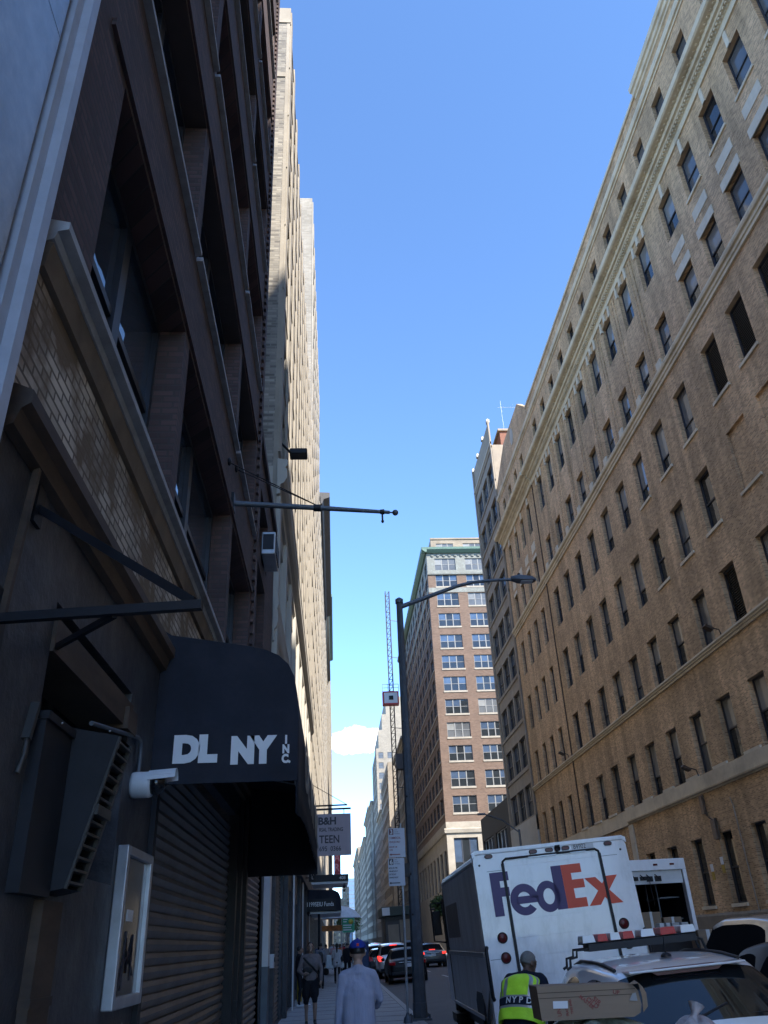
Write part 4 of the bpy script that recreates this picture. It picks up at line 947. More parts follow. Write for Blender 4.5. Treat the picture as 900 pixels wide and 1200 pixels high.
# camera and conduit
t = thing('security_camera', 'white hooded security camera on black wall under awning edge', 'camera', (XL, 6.0, 2.65))
b = MB(); b.lathe([(0, 0), (.085, 0), (.09, .02), (.09, .12), (.085, .14), (0, .14)], (XL, 6.0, 2.665), 20, 0, 'x'); loc_build(b, 'base', T['off_white'], t)
b = MB(); b.ell((XL+.17, 6.0, 2.67), (.075, .078, .078), 16, 10); loc_build(b, 'lens_dome', T['car_glass'], t)
b = MB()
for i in range(9):
    a = R(-80+20*i)
    if i < 8:
        a2 = R(-60+20*i); q = [(XL+.12, 6+.092*math.sin(a), 2.665+.092*math.cos(a)), (XL+.12, 6+.092*math.sin(a2), 2.665+.092*math.cos(a2)), (XL+.31, 6+.07*math.sin(a2), 2.685+.085*math.cos(a2)), (XL+.31, 6+.07*math.sin(a), 2.685+.085*math.cos(a))]
        b.quad(*q)
oo = loc_build(b, 'hood', T['off_white'], t); sol = oo.modifiers.new('t', 'SOLIDIFY'); sol.thickness = .006
b = MB(); b.tube([(XL+.03, 4.75, 2.80), (XL+.03, 5.9, 2.98), (XL+.03, 6.0, 2.97), (XL+.03, 6.03, 2.9), (XL+.03, 6.03, 2.74)], .014, 8); tag(b.build('conduit', T['pole_grey']), 'thin grey conduit bending down into the white camera', 'pipe')
t = thing('wall_lamp', 'old grey bulkhead lamp inside the dark recess', 'lamp', (XL-.3, 4.5, 2.8))
b = MB(); b.lathe([(0, 0), (.07, 0), (.07, .08), (.05, .14), (0, .16)], (XL-.35, 4.55, 2.75), 12, 0, 'x'); loc_build(b, 'shade', T['grey_stone'], t); b = MB(); b.tube([(XL-.58, 4.6, 2.85), (XL-.35, 4.55, 2.75)], .02, 6); loc_build(b, 'arm', T['black_metal'], t)
# flagpole
t = thing('flagpole', 'bare horizontal flagpole with ball tip jutting from the maroon loft', 'flagpole', (XL, 10.1, 7.25))
b = MB(); b.tube([(XL, 10.1, 7.27), (-.2, 10.1, 7.18), (.83, 10.1, 7.095)], [.042, .038, .026], 10); loc_build(b, 'pole', T['pole_grey'], t)
b = MB(); b.tube([(.83, 10.1, 7.095), (.87, 10.1, 7.092)], .012, 6); b.ell((.91, 10.1, 7.09), (.045, .045, .045), 12, 8); loc_build(b, 'finial_ball', T['pole_grey'], t)
b = MB(); b.tube([(-.22, 10.1, 7.22), (XL, 9.5, 7.6)], .008, 5); b.tube([(-.22, 10.1, 7.22), (XL, 10.25, 7.95)], .008, 5); loc_build(b, 'stay_wire', T['black_metal'], t)
b = MB(); b.lathe([(.05, -.05), (.055, .05)], (-.22, 10.1, 7.18), 10, 0, 'x'); b.lathe([(.035, -.03), (.04, .03)], (.72, 10.1, 7.105), 10, 0, 'x'); loc_build(b, 'collar', T['black_metal'], t)
b = MB(); b.tube([(.72, 10.1, 7.08), (.72, 10.1, 6.98)], .015, 6); b.ell((.72, 10.1, 6.95), (.022, .022, .028), 8, 6); loc_build(b, 'pulley', T['black_metal'], t)
for y, z in ((9.5, 7.6), (10.25, 7.95)):
    b = MB(); b.ell((XL+.02, y, z), (.03, .06, .06), 8, 6); loc_build(b, 'anchor', T['black_metal'], t)
b = MB(); sbox(b, 'xp', XL, 10.0, 10.2, 7.15, 7.4, -.04, 0); loc_build(b, 'wall_plate', T['black_metal'], t)
# hanging signs
t = thing('hanging_sign', 'mauve white trading sign with phone number hanging from iron bars', 'sign', (-.2, 30, 5))
mauve = plain('mauve sign board', (.40, .33, .36), .55, var=.05)
b = MB(); b.box(-1.2, .54, 30, 30.06, 4.36, 5.73); loc_build(b, 'board', mauve, t)
b = MB(); b.bar((XL, 30, 6.0), (.42, 30, 6.02), .05); b.bar((XL, 30.03, 5.88), (.55, 30.03, 5.9), .06); b.tube([(.3, 30.03, 5.9), (.3, 30.03, 5.73)], .012, 5); b.tube([(-.9, 30.03, 5.9), (-.9, 30.03, 5.73)], .012, 5); b.tube([(XL, 30, 7.1), (.4, 30, 6.03)], .01, 5); loc_build(b, 'hanger', T['black_metal'], t)
o = t.location
for s, sz, x, z, bold, xs in (('B&H', .34, -.62, 5.38, .012, 1.0), ('RSAL TRADING', .17, -.58, 5.15, .004, .72), ('TEEN', .36, -.58, 4.77, .006, .84), ('695  0366', .22, -.58, 4.51, .002, .86)):
    text('lettering', s, sz, T['letter_dark'], t, FACE_CAM(x-o.x, 29.99-o.y, z-o.z), .002, bold, xs=xs)
t = thing('door_canopy', 'black rounded canopy with white lettering on its end over the pavement', 'canopy', (-.6, 40, 3.3))
b = MB(); b.prism([(XL, 3.9), (-.1, 3.85), (.1, 3.75), (.2, 3.55), (.22, 3.0), (XL, 3.0)], 40.3, 46, lambda a, b_, t_: (a, t_, b_)); loc_build(b, 'canopy', T['black_cloth'], t)
b = MB(); b.box(XL-.1, -.02, 40.2, 40.3, 3.02, 3.5); loc_build(b, 'sign_board', T['black_metal'], t)
o = t.location; text('lettering', '1199SEIU Funds', .25, T['letter_white'], t, FACE_CAM(-1.36-o.x, 40.19-o.y, 3.2-o.z), .002, .002, xs=.76)
b = MB(); b.box(-1.2, .2, 40.4, 45.9, 2.9, 2.99); loc_build(b, 'pale_soffit', T['off_white'], t)  # plain off-white board under the canopy
b = MB()
b.tube([(-.79, 40.5, 0), (-.79, 40.5, 3)], .06, 8); loc_build(b, 'post', T['black_metal'], t)
t = thing('canopy_sign', 'flat black canopy edge numbered 408 further down', 'canopy', (-.3, 50, 5))
b = MB(); b.box(XL, .70, 50, 54, 4.85, 5.2); loc_build(b, 'fascia', T['black_metal'], t)
b = MB(); b.box(XL, .66, 50.05, 53.9, 4.72, 4.84); loc_build(b, 'soffit', T['off_white'], t)
b = MB(); b.tube([(.45, 50.1, 4.85), (.45, 50.1, 4.55)], .03, 6); b.lathe([(0, 4.62), (.1, 4.6), (.02, 4.45), (0, 4.45)], (.45, 50.1, 0), 8); b.lathe([(0, 4.42), (.1, 4.4), (.02, 4.28), (0, 4.28)], (.45, 50.1, 0), 8); loc_build(b, 'pendant_lamp', T['black_metal'], t)
o = t.location; text('lettering', '408', .24, T['letter_white'], t, FACE_CAM(.18-o.x, 49.985-o.y, 4.93-o.z), .002, .002)
t = thing('vertical_sign', 'red vertical PARK sign with pink letters', 'sign', (.1, 70, 7.4))
b = MB(); b.box(-.16, .38, 70, 70.2, 5.9, 9.3); loc_build(b, 'board', plain('red sign board', (.40, .02, .035), .5), t)
o = t.location
for i, ch in enumerate('PARK'): text('lettering', ch, .78, lamp_mat('pink sign letter', (.75, .24, .28), .0) if i == 0 else bpy.data.materials['pink sign letter'], t, FACE_CAM(-.13-o.x, 69.98-o.y, 8.35-i*.74-o.z), .003, .02, xs=.85)
t = thing('vertical_sign', 'narrow black sign with white letters stacked beside the awning tip', 'sign', (-1.15, 36, 4.6))
b = MB(); b.box(-1.12, -.82, 36, 36.1, 3.95, 5.2); b.lathe([(.15, 0), (.15, .1)], (-.97, 36, 5.2), 16, 0, 'y'); b.add([(-.97+.15*math.cos(R(20*k)), 36, 5.2+.15*math.sin(R(20*k))) for k in range(10)], [tuple(range(10))]); loc_build(b, 'board', T['black_metal'], t)
b = MB(); b.bar((XL, 36.05, 5.1), (-1.12, 36.05, 5.1), .04); b.bar((XL, 36.05, 4.1), (-1.12, 36.05, 4.1), .04); loc_build(b, 'hanger', T['black_metal'], t)
o = t.location
for i, ch in enumerate('NATIONAL'): text('lettering', ch, .16, T['letter_white'], t, FACE_CAM(-.97-o.x, 35.985-o.y, 5.06-i*.145-o.z), .002, .001, 'CENTER')
for x, lab in ((-1.28, 'yellow steel bollard nearer the black wall'), (-1.05, 'yellow steel bollard on its pavement side')):
    b = MB(); b.tube([(x, 31.5+(x+1.28), 0), (x, 31.5+(x+1.28), 1.12)], .085, 12); b.ell((x, 31.5+(x+1.28), 1.12), (.085, .085, .06), 12, 6)
    tag(b.build('bollard', T['yellow']), lab, 'bollard', 'yellow bollards by the wall')

# ================================================================ lamp post, parking sign, street sign
t = thing('street_lamp', 'tall grey octagonal lamp post with long arm over the street', 'street lamp', (1.93, 21.8, 0))
b = MB(); b.tube([(1.93, 21.8, .0), (1.93, 21.8, .35), (1.93, 21.8, .36), (1.94, 21.8, 10.45)], [.17, .17, .155, .09], 8, smooth=False); loc_build(b, 'pole', T['pole_grey'], t)
b = MB(); b.box(1.68, 2.18, 21.55, 22.05, .0, .05); 
for sx in (-1, 1):
    for sy in (-1, 1): b.tube([(1.93+sx*.2, 21.8+sy*.2, .05), (1.93+sx*.2, 21.8+sy*.2, .13)], .025, 6)
loc_build(b, 'base_plate', T['pole_grey'], t)
b = MB(); b.tube([(1.94, 21.8, 10.4), (1.94, 21.8, 10.52), (1.94, 21.8, 10.58)], [.12, .12, .03], 10); loc_build(b, 'cap', T['pole_grey'], t)
b = MB(); b.tube([(1.95, 21.8, 10.28), (2.5, 21.8, 10.48), (3.2, 21.8, 10.74), (3.7, 21.8, 10.92), (4.2, 21.8, 11.04), (4.8, 21.8, 11.09), (5.45, 21.8, 11.11)], [.07, .065, .06, .055, .05, .045, .045], 10); loc_build(b, 'arm', T['pole_grey'], t)
b = MB(); b.add([(5.35, 21.72, 11.09), (5.35, 21.88, 11.09), (5.35, 21.88, 11.19), (5.35, 21.72, 11.19), (5.6, 21.62, 11.04), (5.6, 21.98, 11.04), (5.6, 21.94, 11.22), (5.6, 21.66, 11.22), (6.0, 21.63, 11.03), (6.0, 21.97, 11.03), (6.0, 21.92, 11.17), (6.0, 21.68, 11.17), (6.12, 21.72, 11.05), (6.12, 21.88, 11.05), (6.12, 21.86, 11.12), (6.12, 21.74, 11.12)],
      [(3, 2, 1, 0), (12, 13, 14, 15)]+[(4*i+j, 4*i+(j+1) % 4, 4*i+4+(j+1) % 4, 4*i+4+j) for i in range(3) for j in range(4)]); loc_build(b, 'lamp_head', T['pole_grey'], t, bevel=.02)
b = MB(); b.tube([(5.62, 21.8, 11.22), (5.62, 21.8, 11.3)], .045, 8); loc_build(b, 'photocell', T['black_metal'], t)
b = MB(); b.box(5.65, 6.0, 21.68, 21.92, 11.015, 11.03); loc_build(b, 'lens', T['off_white'], t)
b = MB()
for z in (4.95, 3.1, 2.2, 6.9): b.ell((1.86, 21.66, z), (.02, .02, .025), 8, 6)
b.box(1.72, 1.86, 21.7, 21.9, 3.05, 3.35); loc_build(b, 'bolt', T['black_metal'], t)
t = thing('parking_sign', 'white parking regulation plates numbered 3 and 6 on thin post', 'sign', (1.6, 21.3, 0))
b = MB(); b.tube([(1.6, 21.3, 0), (1.63, 21.3, 4.25)], .03, 8); loc_build(b, 'post', T['galv'], t)
b = MB(); b.lathe([(.11, 0), (.09, .1), (.05, .14), (.03, .2)], (1.6, 21.3, 0), 10); loc_build(b, 'foot', T['pole_grey'], t)
plate = plain('white sign plate', (.50, .53, .60), .5, var=.04)
for z0, dig, dm, lines in ((3.46, '3', 'letter_red', (('COMMERCIAL', .075, 3.88), ('VEHICLES ONLY', .062, 3.79), ('MON-FRI 7AM', .05, 3.68), ('10 PM', .05, 3.61))), (2.82, '6', 'letter_dark', (('MON-FRI 7PM', .055, 3.20), ('6PM-MIDNIGHT', .05, 3.13), ('SATURDAY', .055, 3.06), ('8AM-MIDNIGHT', .05, 2.99)))):
    b = MB(); zt = z0+.67 if dig == '3' else z0+.62
    b.box(1.28 if dig == '6' else 1.31, 1.68 if dig == '6' else 1.72, 21.245, 21.25, z0, zt); p_ = loc_build(b, 'sign_plate', plate, t)
    x0 = 1.30 if dig == '6' else 1.33
    b = MB(); b.box(x0, x0+.11, 21.238, 21.245, zt-.15, zt-.015); loc_build(b, 'number_block', bpy.data.materials[T['letter_dark'].name] if dig == '6' else plain('maroon block', (.10, .015, .03), .5), t)
    o = t.location
    text('numeral', dig, .15, T['letter_white'], t, FACE_CAM(x0+.02-o.x, 21.235-o.y, zt-.135-o.z), .001, .002)
    for i, s in enumerate(('HMP', 'HOUR', 'METERED')): text('lettering', s, .035, T['letter_dark'], t, FACE_CAM(x0+.13-o.x, 21.24-o.y, zt-.05-.045*i-o.z), .001, 0)
    for s, sz, z in lines: text('lettering', s, sz, T['letter_red'] if dig == '3' else T['letter_dark'], t, FACE_CAM(x0-.005-o.x, 21.24-o.y, z-o.z), .001, .001, xs=.62)
    b = MB(); b.box(x0+.02, x0+.26, 21.238, 21.245, z0+.055, z0+.075); b.prism([(0, 0), (.05, .03), (.05, -.03)], 21.238, 21.245, lambda a, c, t_: (x0-.01+a, t_, z0+.065+c)); loc_build(b, 'arrow', T['letter_red'] if dig == '3' else T['letter_dark'], t)
t = thing('street_sign', 'green and white street sign on two posts ahead of the umbrella', 'sign', (1, 52, 0))
gs = plain('green sign', (.03, .33, .17), .5)
b = MB(); b.box(.33, 1.03, 52, 52.03, 2.25, 3.0); loc_build(b, 'board', gs, t)
b = MB(); b.lathe([(0, 0), (.14, 0), (.14, .02)], (.83, 51.96, 2.8), 12, 0, 'y'); loc_build(b, 'yellow_emblem', plain('yellow emblem', (.55, .5, .08), .5), t)
b = MB()
for z, l in ((2.9, .25), (2.78, .2), (2.6, .5), (2.48, .45), (2.36, .5)): b.box(.38, .38+l, 51.98, 52, z, z+.05)
loc_build(b, 'lettering_bar', T['letter_white'], t)
b = MB(); b.tube([(.52, 52.05, 0), (.52, 52.05, 2.95)], .03, 6); b.tube([(.9, 52.05, 0), (.9, 52.05, 2.95)], .03, 6); loc_build(b, 'post', T['galv'], t)
# food cart with umbrellas
t = thing('food_cart', 'orange trimmed food cart under the pale umbrella', 'food cart', (.0, 58, 0))
b = MB(); b.box(-1.0, .8, 57.5, 58.6, .35, 1.1); loc_build(b, 'body', T['galv'], t, bevel=.03)
b = MB(); b.box(-.95, .75, 57.4, 58.7, 2.45, 2.75); loc_build(b, 'sign_board', plain('orange board', (.62, .22, .05), .6, var=.5, scale=6), t)
b = MB()
for x in (-.9, .7):
    for y in (57.45, 58.6): b.tube([(x, y, 1.1), (x, y, 2.5)], .025, 6)
loc_build(b, 'post', T['galv'], t)
b = MB()
for x in (-.7, .5): b.lathe([(.0, -.04), (.2, -.04), (.2, .04), (0, .04)], (x, 57.5, .2), 14, 0, 'y')
loc_build(b, 'wheel', T['rubber'], t)
def umbrella(x, y, z, r, m_, lab):
    t = thing('umbrella', lab, 'umbrella', (x, y, 0)); b = MB(); ng = 8
    rings = [(0, .62), (.35, .55), (.7, .36), (1, 0)]; vs = []
    for q, h in rings:
        for k in range(16):
            s = 1-.06*(k % 2)*q; a = 2*math.pi*k/16; vs.append((r*q*s*math.cos(a), r*q*s*math.sin(a), z+h*r*.9))
    b.add(vs, [(i*16+k, i*16+(k+1) % 16, (i+1)*16+(k+1) % 16, (i+1)*16+k) for i in range(3) for k in range(16)], 0, False)
    oo = b.build('canopy', m_, t); so_ = oo.modifiers.new('s', 'SOLIDIFY'); so_.thickness = .01
    b = MB(); b.tube([(0, 0, 0), (0, 0, z+.55*r*.9)], .025, 6); b.build('pole', T['galv'], t)
umbrella(.32, 57.6, 3.15, 1.28, plain('white blue umbrella cloth', (.72, .80, .86), .7), 'pale blue white vendor umbrella above the far pavement')
umbrella(-.55, 60, 3.2, 1.0, plain('cream umbrella cloth', (.75, .58, .40), .7), 'cream vendor umbrella half hidden behind the pale one')
umbrella(-1.05, 61, 3.9, .75, plain('plum umbrella cloth', (.12, .05, .09), .7), 'small plum umbrella left of the cream one')
t = thing('mail_box', 'dark blue box with white P beside the capped man', 'box', (1.55, 46, 0))
b = MB(); b.box(1.0, 1.62, 46, 46.6, .1, 1.75); loc_build(b, 'body', plain('navy paint', (.02, .045, .12), .5), t, bevel=.06); o = t.location
text('lettering', 'P', .34, T['letter_white'], t, FACE_CAM(1.32-o.x, 45.98-o.y, 1.15-o.z), .002, .004)
b = MB()
for x in (1.08, 1.54):
    for y in (46.08, 46.5): b.box(x-.04, x+.04, y-.04, y+.04, 0, .12)
loc_build(b, 'leg', T['black_metal'], t)
t = thing('street_lamp', 'small distant cobra lamp reaching left before the white based loft', 'street lamp', (13.5, 62, 0))
b = MB(); b.tube([(13.5, 62, 0), (13.5, 62, 8.6)], [.12, .08], 8); loc_build(b, 'pole', T['pole_grey'], t)
b = MB(); b.tube([(13.5, 62, 8.4), (12.3, 62, 9.3), (11.0, 62, 9.75)], .05, 8); loc_build(b, 'arm', T['pole_grey'], t)
b = MB(); b.box(10.5, 11.1, 61.9, 62.1, 9.68, 9.82); loc_build(b, 'lamp_head', T['pole_grey'], t, bevel=.03)

# ================================================================ small street tree, right pavement
def tree(x, y, h, r, lab, seed):
    rr = random.Random(seed); t = thing('street_tree', lab, 'tree', (x, y, 0))
    b = MB(); b.tube([(0, 0, 0), (.05, .03, h*.3), (.0, .1, h*.55), (.1, 0, h*.8)], [.16, .12, .09, .04], 8)
    for k in range(9):
        a = rr.uniform(0, 6.28); z = h*rr.uniform(.35, .65); b.tube([(0, .05, z), (r*.4*math.cos(a), r*.4*math.sin(a), z+h*.12), (r*.75*math.cos(a), r*.75*math.sin(a), z+h*.25)], [.05, .03, .012], 5)
    b.build('trunk', plain('bark', (.09, .07, .055), .9) if 'bark' not in bpy.data.materials else bpy.data.materials['bark'], t)
    b = MB(); cl = []
    for k in range(26):
        a = rr.uniform(0, 6.28); e = rr.uniform(-.5, 1); q = r*rr.uniform(.35, 1)
        cl.append((q*math.cos(a)*math.cos(e), q*math.sin(a)*math.cos(e), h*.66+q*.8*math.sin(e), r*rr.uniform(.18, .36)))
    for c in cl:
        for k in range(60):
            d = Vector((rr.gauss(0, 1), rr.gauss(0, 1), rr.gauss(0, 1))).normalized()*c[3]*rr.uniform(.4, 1.1)
            p = Vector(c[:3])+d; u = Vector((rr.gauss(0, 1), rr.gauss(0, 1), rr.gauss(0, .6))).normalized()*.13; v = u.cross(Vector((rr.gauss(0, 1), rr.gauss(0, 1), rr.gauss(0, 1)))).normalized()*.08
            b.quad(p-u, p-v, p+u, p+v)
    b.build('crown', plain('leaf green', (.05, .10, .025), .6, var=.5, scale=2) if 'leaf green' not in bpy.data.materials else bpy.data.materials['leaf green'], t)
tree(10.6, 86, 6.6, 1.5, 'small green street tree behind the delivery truck', 3)
tree(1.4, 118, 6.5, 1.8, 'distant bright green tree above the street sign', 5)
# ================================================================ vehicles
def vroot(name, label, cat, loc, yaw=0, tilt=0, group=None):
    t = thing(name, label, cat, loc, 0, group); t.rotation_euler = Euler((0, -R(tilt), R(yaw)), 'XYZ'); return t
def rounded_rect(w, h, r, n=4):
    pts = []
    for cx, cy, a0 in ((w/2-r, h/2-r, 0), (-w/2+r, h/2-r, 90), (-w/2+r, -h/2+r, 180), (w/2-r, -h/2+r, 270)):
        for k in range(n+1):
            a = R(a0+90*k/n); pts.append((cx+r*math.cos(a), cy+r*math.sin(a)))
    return pts
def wheel(parent, x, y, r, wd, side):
    """tyre with a rim sub-part; side = -1 left, 1 right"""
    b = MB(); b.lathe([(r*.62, -wd/2), (r*.9, -wd/2), (r, -wd*.36), (r, wd*.36), (r*.9, wd/2), (r*.62, wd/2), (r*.62, -wd/2)], (0, 0, 0), 28, 0, 'x')
    w_ = b.build('wheel', T['rubber'], parent, (x, y, r))
    b = MB(); o_ = side*wd*.32
    b.lathe([(r*.64, 0), (r*.6, -side*.03), (r*.2, -side*.01), (.0, 0)], (o_, 0, 0), 28, 0, 'x')
    for k in range(5):
        a = 2*math.pi*k/5; b.bar((o_+side*.012, r*.1*math.cos(a), r*.1*math.sin(a)), (o_+side*.012, r*.6*math.cos(a), r*.6*math.sin(a)), .05, .02)
    b.build('rim', T['rim'], w_)
# ---- delivery truck with the purple and orange lettering
t = vroot('delivery_truck', 'white delivery truck with purple and orange lettering on its closed rear door', 'truck', (2.13, 13.2, -.139), -1.3, 3.7)
U0, U1, ZB, ZT, LT = .15, 2.57, .62, 2.86, 6.1
b = MB()
pr = [(U0, ZB), (U1, ZB), (U1, ZT-.06), (U1-.03, ZT+.01), (U1-.12, ZT+.04), (U0+.12, ZT+.04), (U0+.03, ZT+.01), (U0, ZT-.06)]
b.prism(pr, .0, LT-.9, lambda a, c, s: (a, s, c))
front = [(U0+.06, .75), (U1-.06, .75), (U1-.06, 1.5), (U1-.1, 2.5), (U0+.1, 2.5), (U0+.06, 1.5)]
b.prism([(0, .62), (1.25, .62), (1.25, 1.25), (.75, 1.45), (.4, 2.75), (0, 2.84)], U0+.03, U1-.03, lambda a, c, s: (s, LT-.9+a, c))
body = b.build('body', T['white_paint'], t, bevel=.025)
b = MB(); b.box(U0-.004, U0+.002, .14, LT-1.0, 1.62, 2.72); b.box(U0-.004, U0+.002, .14, LT-1.0, ZB+.02, 1.48); b.box(U1-.002, U1+.004, .14, LT-1.0, ZB+.02, 2.72); b.build('side_panel', T['silver_side'], t)
b = MB(); b.box(U0-.03, U0, .1, LT-.95, 1.49, 1.56); b.box(U0-.02, U0, .08, LT-.95, 2.74, 2.79); b.box(U0-.025, U0, .3, LT-.95, .64, .7); b.build('side_moulding', T['galv'], t, bevel=.008)
b = MB(); b.box(U0-.006, U0-.004, 2.9, 4.9, 1.78, 2.35); b.build('worn_side_lettering', plain('ghost of side lettering', (.20, .17, .165), .35, metal=.4, var=.35, scale=3, stretch=(1, 2.5, .5)), t)
b = MB()
for k in range(5): b.box(U0-.004, U0-.0035, .2+k*1.05, .205+k*1.05, ZB+.02, 2.72)
b.build('panel_seam', T['black_metal'], t)
b = MB(); b.box(U0-.002, U1+.002, -.012, .05, 2.865, 2.885); b.prism([(U0-.01, 2.82), (U0-.01, 2.90), (U0+.05, 2.93), (U1-.05, 2.93), (U1+.01, 2.90), (U1+.01, 2.82), (U1-.05, 2.88), (U0+.05, 2.88)], -.02, .1, lambda a, c, s: (a, s, c)); b.build('rear_header', T['white_paint'], t, bevel=.01)
# roll-up door: recessed frame and slats
b = MB()
D0, D1, DT = .605, 2.115, 2.77
zz = [ZB+.1+.243*k for k in range(9)]+[DT-.02]
for a, c in zip(zz, zz[1:]): b.box(D0+.02, D1-.02, -.006, .01, a, c-.004)
door = b.build('roll_door', T['white_paint'], t, bevel=.002)
b = MB()
b.box(D0-.028, D0+.012, -.03, 0, ZB+.1, DT-.06); b.box(D1-.012, D1+.028, -.03, 0, ZB+.1, DT-.06)
pts = [(D0-.008, -.016, DT-.08), (D0+.0, -.016, DT-.03), (D0+.05, -.016, DT+.005), (D1-.05, -.016, DT+.005), (D1, -.016, DT-.03), (D1+.008, -.016, DT-.08)]
b.tube(pts, .018, 6); b.build('door_seal', T['black_metal'], t)
b = MB(); b.box(D0+.012, D0+.02, -.008, 0, ZB+.1, DT-.05); b.box(D1-.02, D1-.012, -.008, 0, ZB+.1, DT-.05)
b.box(D0+.4, D0+.85, -.028, -.008, DT-.02, DT+.012); b.box(D1-.45, D1-.2, -.028, -.008, DT-.02, DT+.012); b.build('door_track', T['galv'], t)
# lettering, measured off the door
F2 = lambda a, c, s: (a, s, c)
LY0, LY1 = -.0095, -.0072
def arc(cx, cy, rx, ry, a0, a1, n=22): return [(cx+rx*math.cos(R(a0+(a1-a0)*k/n)), cy+ry*math.sin(R(a0+(a1-a0)*k/n))) for k in range(n+1)]
pu = MB()
def flat(mb, poly): 
    bm = bmesh.new(); vs = [bm.verts.new((a, LY0, c)) for a, c in poly]; fce = bm.faces.new(vs); fce.normal_update()
    bmesh.ops.triangulate(bm, faces=[fce]); bm.verts.index_update()
    mb.add([v.co[:] for v in bm.verts], [[v.index for v in f_.verts] for f_ in bm.faces]); bm.free()
def ring(mb, outer, inner):
    n = len(outer); mb.add([(a, LY0, c) for a, c in outer+inner], [(i, i+1, n+i+1, n+i) for i in range(n-1)])
flat(pu, [(.37, 2.0), (.512, 2.0), (.512, 2.26), (.64, 2.26), (.64, 2.385), (.512, 2.385), (.512, 2.475), (.655, 2.475), (.655, 2.6), (.37, 2.6)])
ring(pu, arc(.845, 2.19, .215, .215, -40, 322, 60)[0:0] + arc(.845, 2.19, .215, .215, 0, 318, 48), arc(.845, 2.19, .10, .105, 0, 318, 48))
flat(pu, [(.73, 2.135), (1.06, 2.135), (1.06, 2.19), (1.056, 2.235), (.73, 2.235)])
ring(pu, arc(1.215, 2.195, .185, .215, 0, 360, 48), arc(1.225, 2.195, .085, .11, 0, 360, 48))
flat(pu, [(1.325, 2.0), (1.48, 2.0), (1.48, 2.6), (1.325, 2.6)])
pu.build('purple_lettering', T['letter_purple'], t)
og = MB()
flat(og, [(1.48, 2.0), (1.79, 2.0), (1.79, 2.127), (1.622, 2.127), (1.622, 2.262), (1.80, 2.262), (1.80, 2.383), (1.622, 2.383), (1.622, 2.475), (1.79, 2.475), (1.79, 2.6), (1.48, 2.6)])
flat(og, [(1.81, 2.383), (1.985, 2.383), (2.07, 2.285), (2.15, 2.383), (2.325, 2.383), (2.16, 2.192), (2.335, 2.0), (2.155, 2.0), (2.07, 2.1), (1.985, 2.0), (1.81, 2.0), (1.985, 2.192)])
og.v = [(x, y-.0006, z) for x, y, z in og.v]
og.build('orange_lettering', T['letter_orange'], t)
rv = MB(); rv.lathe([(.008, 0), (.007, -.004), (0, -.006)], (0, 0, 0), 8, 0, 'y'); rvm = rv.mesh('rivet', T['white_paint'])
for k in range(12):
    for x in (U0+.035, D0-.06, D1+.06, U1-.035): link('rivet', rvm, t, (x, -.001, .8+k*.17))
text('fleet_number', '84902', .095, T['letter_dark'], t, FACE_CAM(1.74, -.004, 2.805), .001, 0, xs=.85)
b = MB(); b.box(1.71, 2.06, -.003, 0, 2.785, 2.895); b.build('number_plate', T['off_white'], t)
for x, z in ((.425, 1.72), (.432, 1.46), (2.27, 1.72), (2.275, 1.46)):
    b = MB(); b.lathe([(.075, 0), (.075, -.02), (.066, -.024), (.06, -.018)], (x, 0, z), 24, 0, 'y'); lt_ = b.build('tail_light', T['black_metal'], t)
    b = MB(); b.lathe([(.062, -.016), (.045, -.024), (0, -.028)], (x, 0, z), 24, 0, 'y'); b.build('lens', T['lens_dark'], lt_)
for x in (.40, 1.10, 1.355, 1.615, 2.29):
    b = MB(); b.prism([(x+a, 2.833+c) for a, c in rounded_rect(.125, .06, .028)], -.018, 0, F2); lt_ = b.build('marker_light', T['black_metal'], t, bevel=.004)
    b = MB(); b.prism([(x+a, 2.833+c) for a, c in rounded_rect(.105, .042, .02)], -.024, -.017, F2); b.build('lens', T['lens_dark'], lt_, bevel=.004)
b = MB(); b.lathe([(.045, 0), (.045, -.05), (.03, -.055), (.028, -.03), (0, -.03)], (1.485, 0, 2.84), 16, 0, 'y'); b.box(1.45, 1.52, -.07, 0, 2.87, 2.885); b.build('rear_camera', T['black_metal'], t)
b = MB()
for x, z in ((.24, 2.72), (2.47, 2.73)): b.lathe([(.016, 0), (.016, -.006), (0, -.008)], (x, 0, z), 10, 0, 'y')
b.build('rivet', T['black_metal'], t)
for z0, z1, u, v in ((2.62, 2.626, .34, .58), (2.66, 2.666, 2.13, 2.4), (1.45, 1.456, .2, .36)):
    b = MB(); b.box(u, v, -.0025, 0, z0, z1); b.build('panel_scratch', T['pole_grey'], t)
for x0, x1 in ((.17, .15), (2.55, 2.57)):
    b = MB(); b.tube([(x0, -.02, 1.62), (x1, -.06, 1.58), (x1, -.06, 1.0), (x0, -.02, .96)], .028, 8); b.build('grab_rail', T['black_metal'], t)
b = MB(); b.box(U0, U1, -.28, .0, .5, .66); b.box(U0+.3, U1-.3, -.3, -.28, .52, .64); b.build('rear_bumper', T['galv'], t, bevel=.02)
b = MB()
for x in (-.06, ): b.box(x-.02, x+.14, LT-.55, LT-.42, 1.85, 2.3); b.box(x-.06, x+.06, LT-.5, LT-.46, 2.33, 2.36); b.tube([(U0, LT-.6, 2.45), (-.1, LT-.5, 2.45), (-.1, LT-.5, 1.75), (U0, LT-.6, 1.7)], .018, 6)
b.build('mirror', T['black_metal'], t, bevel=.02)
b = MB(); b.box(U0-.01, U0+.01, LT-1.0, LT-.86, .6, 2.7); b.box(U0-.012, U0-.006, LT-.84, LT-.4, 1.5, 2.5); b.build('cab_door', T['black_metal'], t)
b = MB(); b.box(U0-.08, U0+.2, LT-1.4, LT-.7, .35, .5); b.build('step', T['black_metal'], t)
b = MB(); b.box(U0+.15, U1-.15, .1, LT, .42, .62); b.build('chassis', T['black_metal'], t)
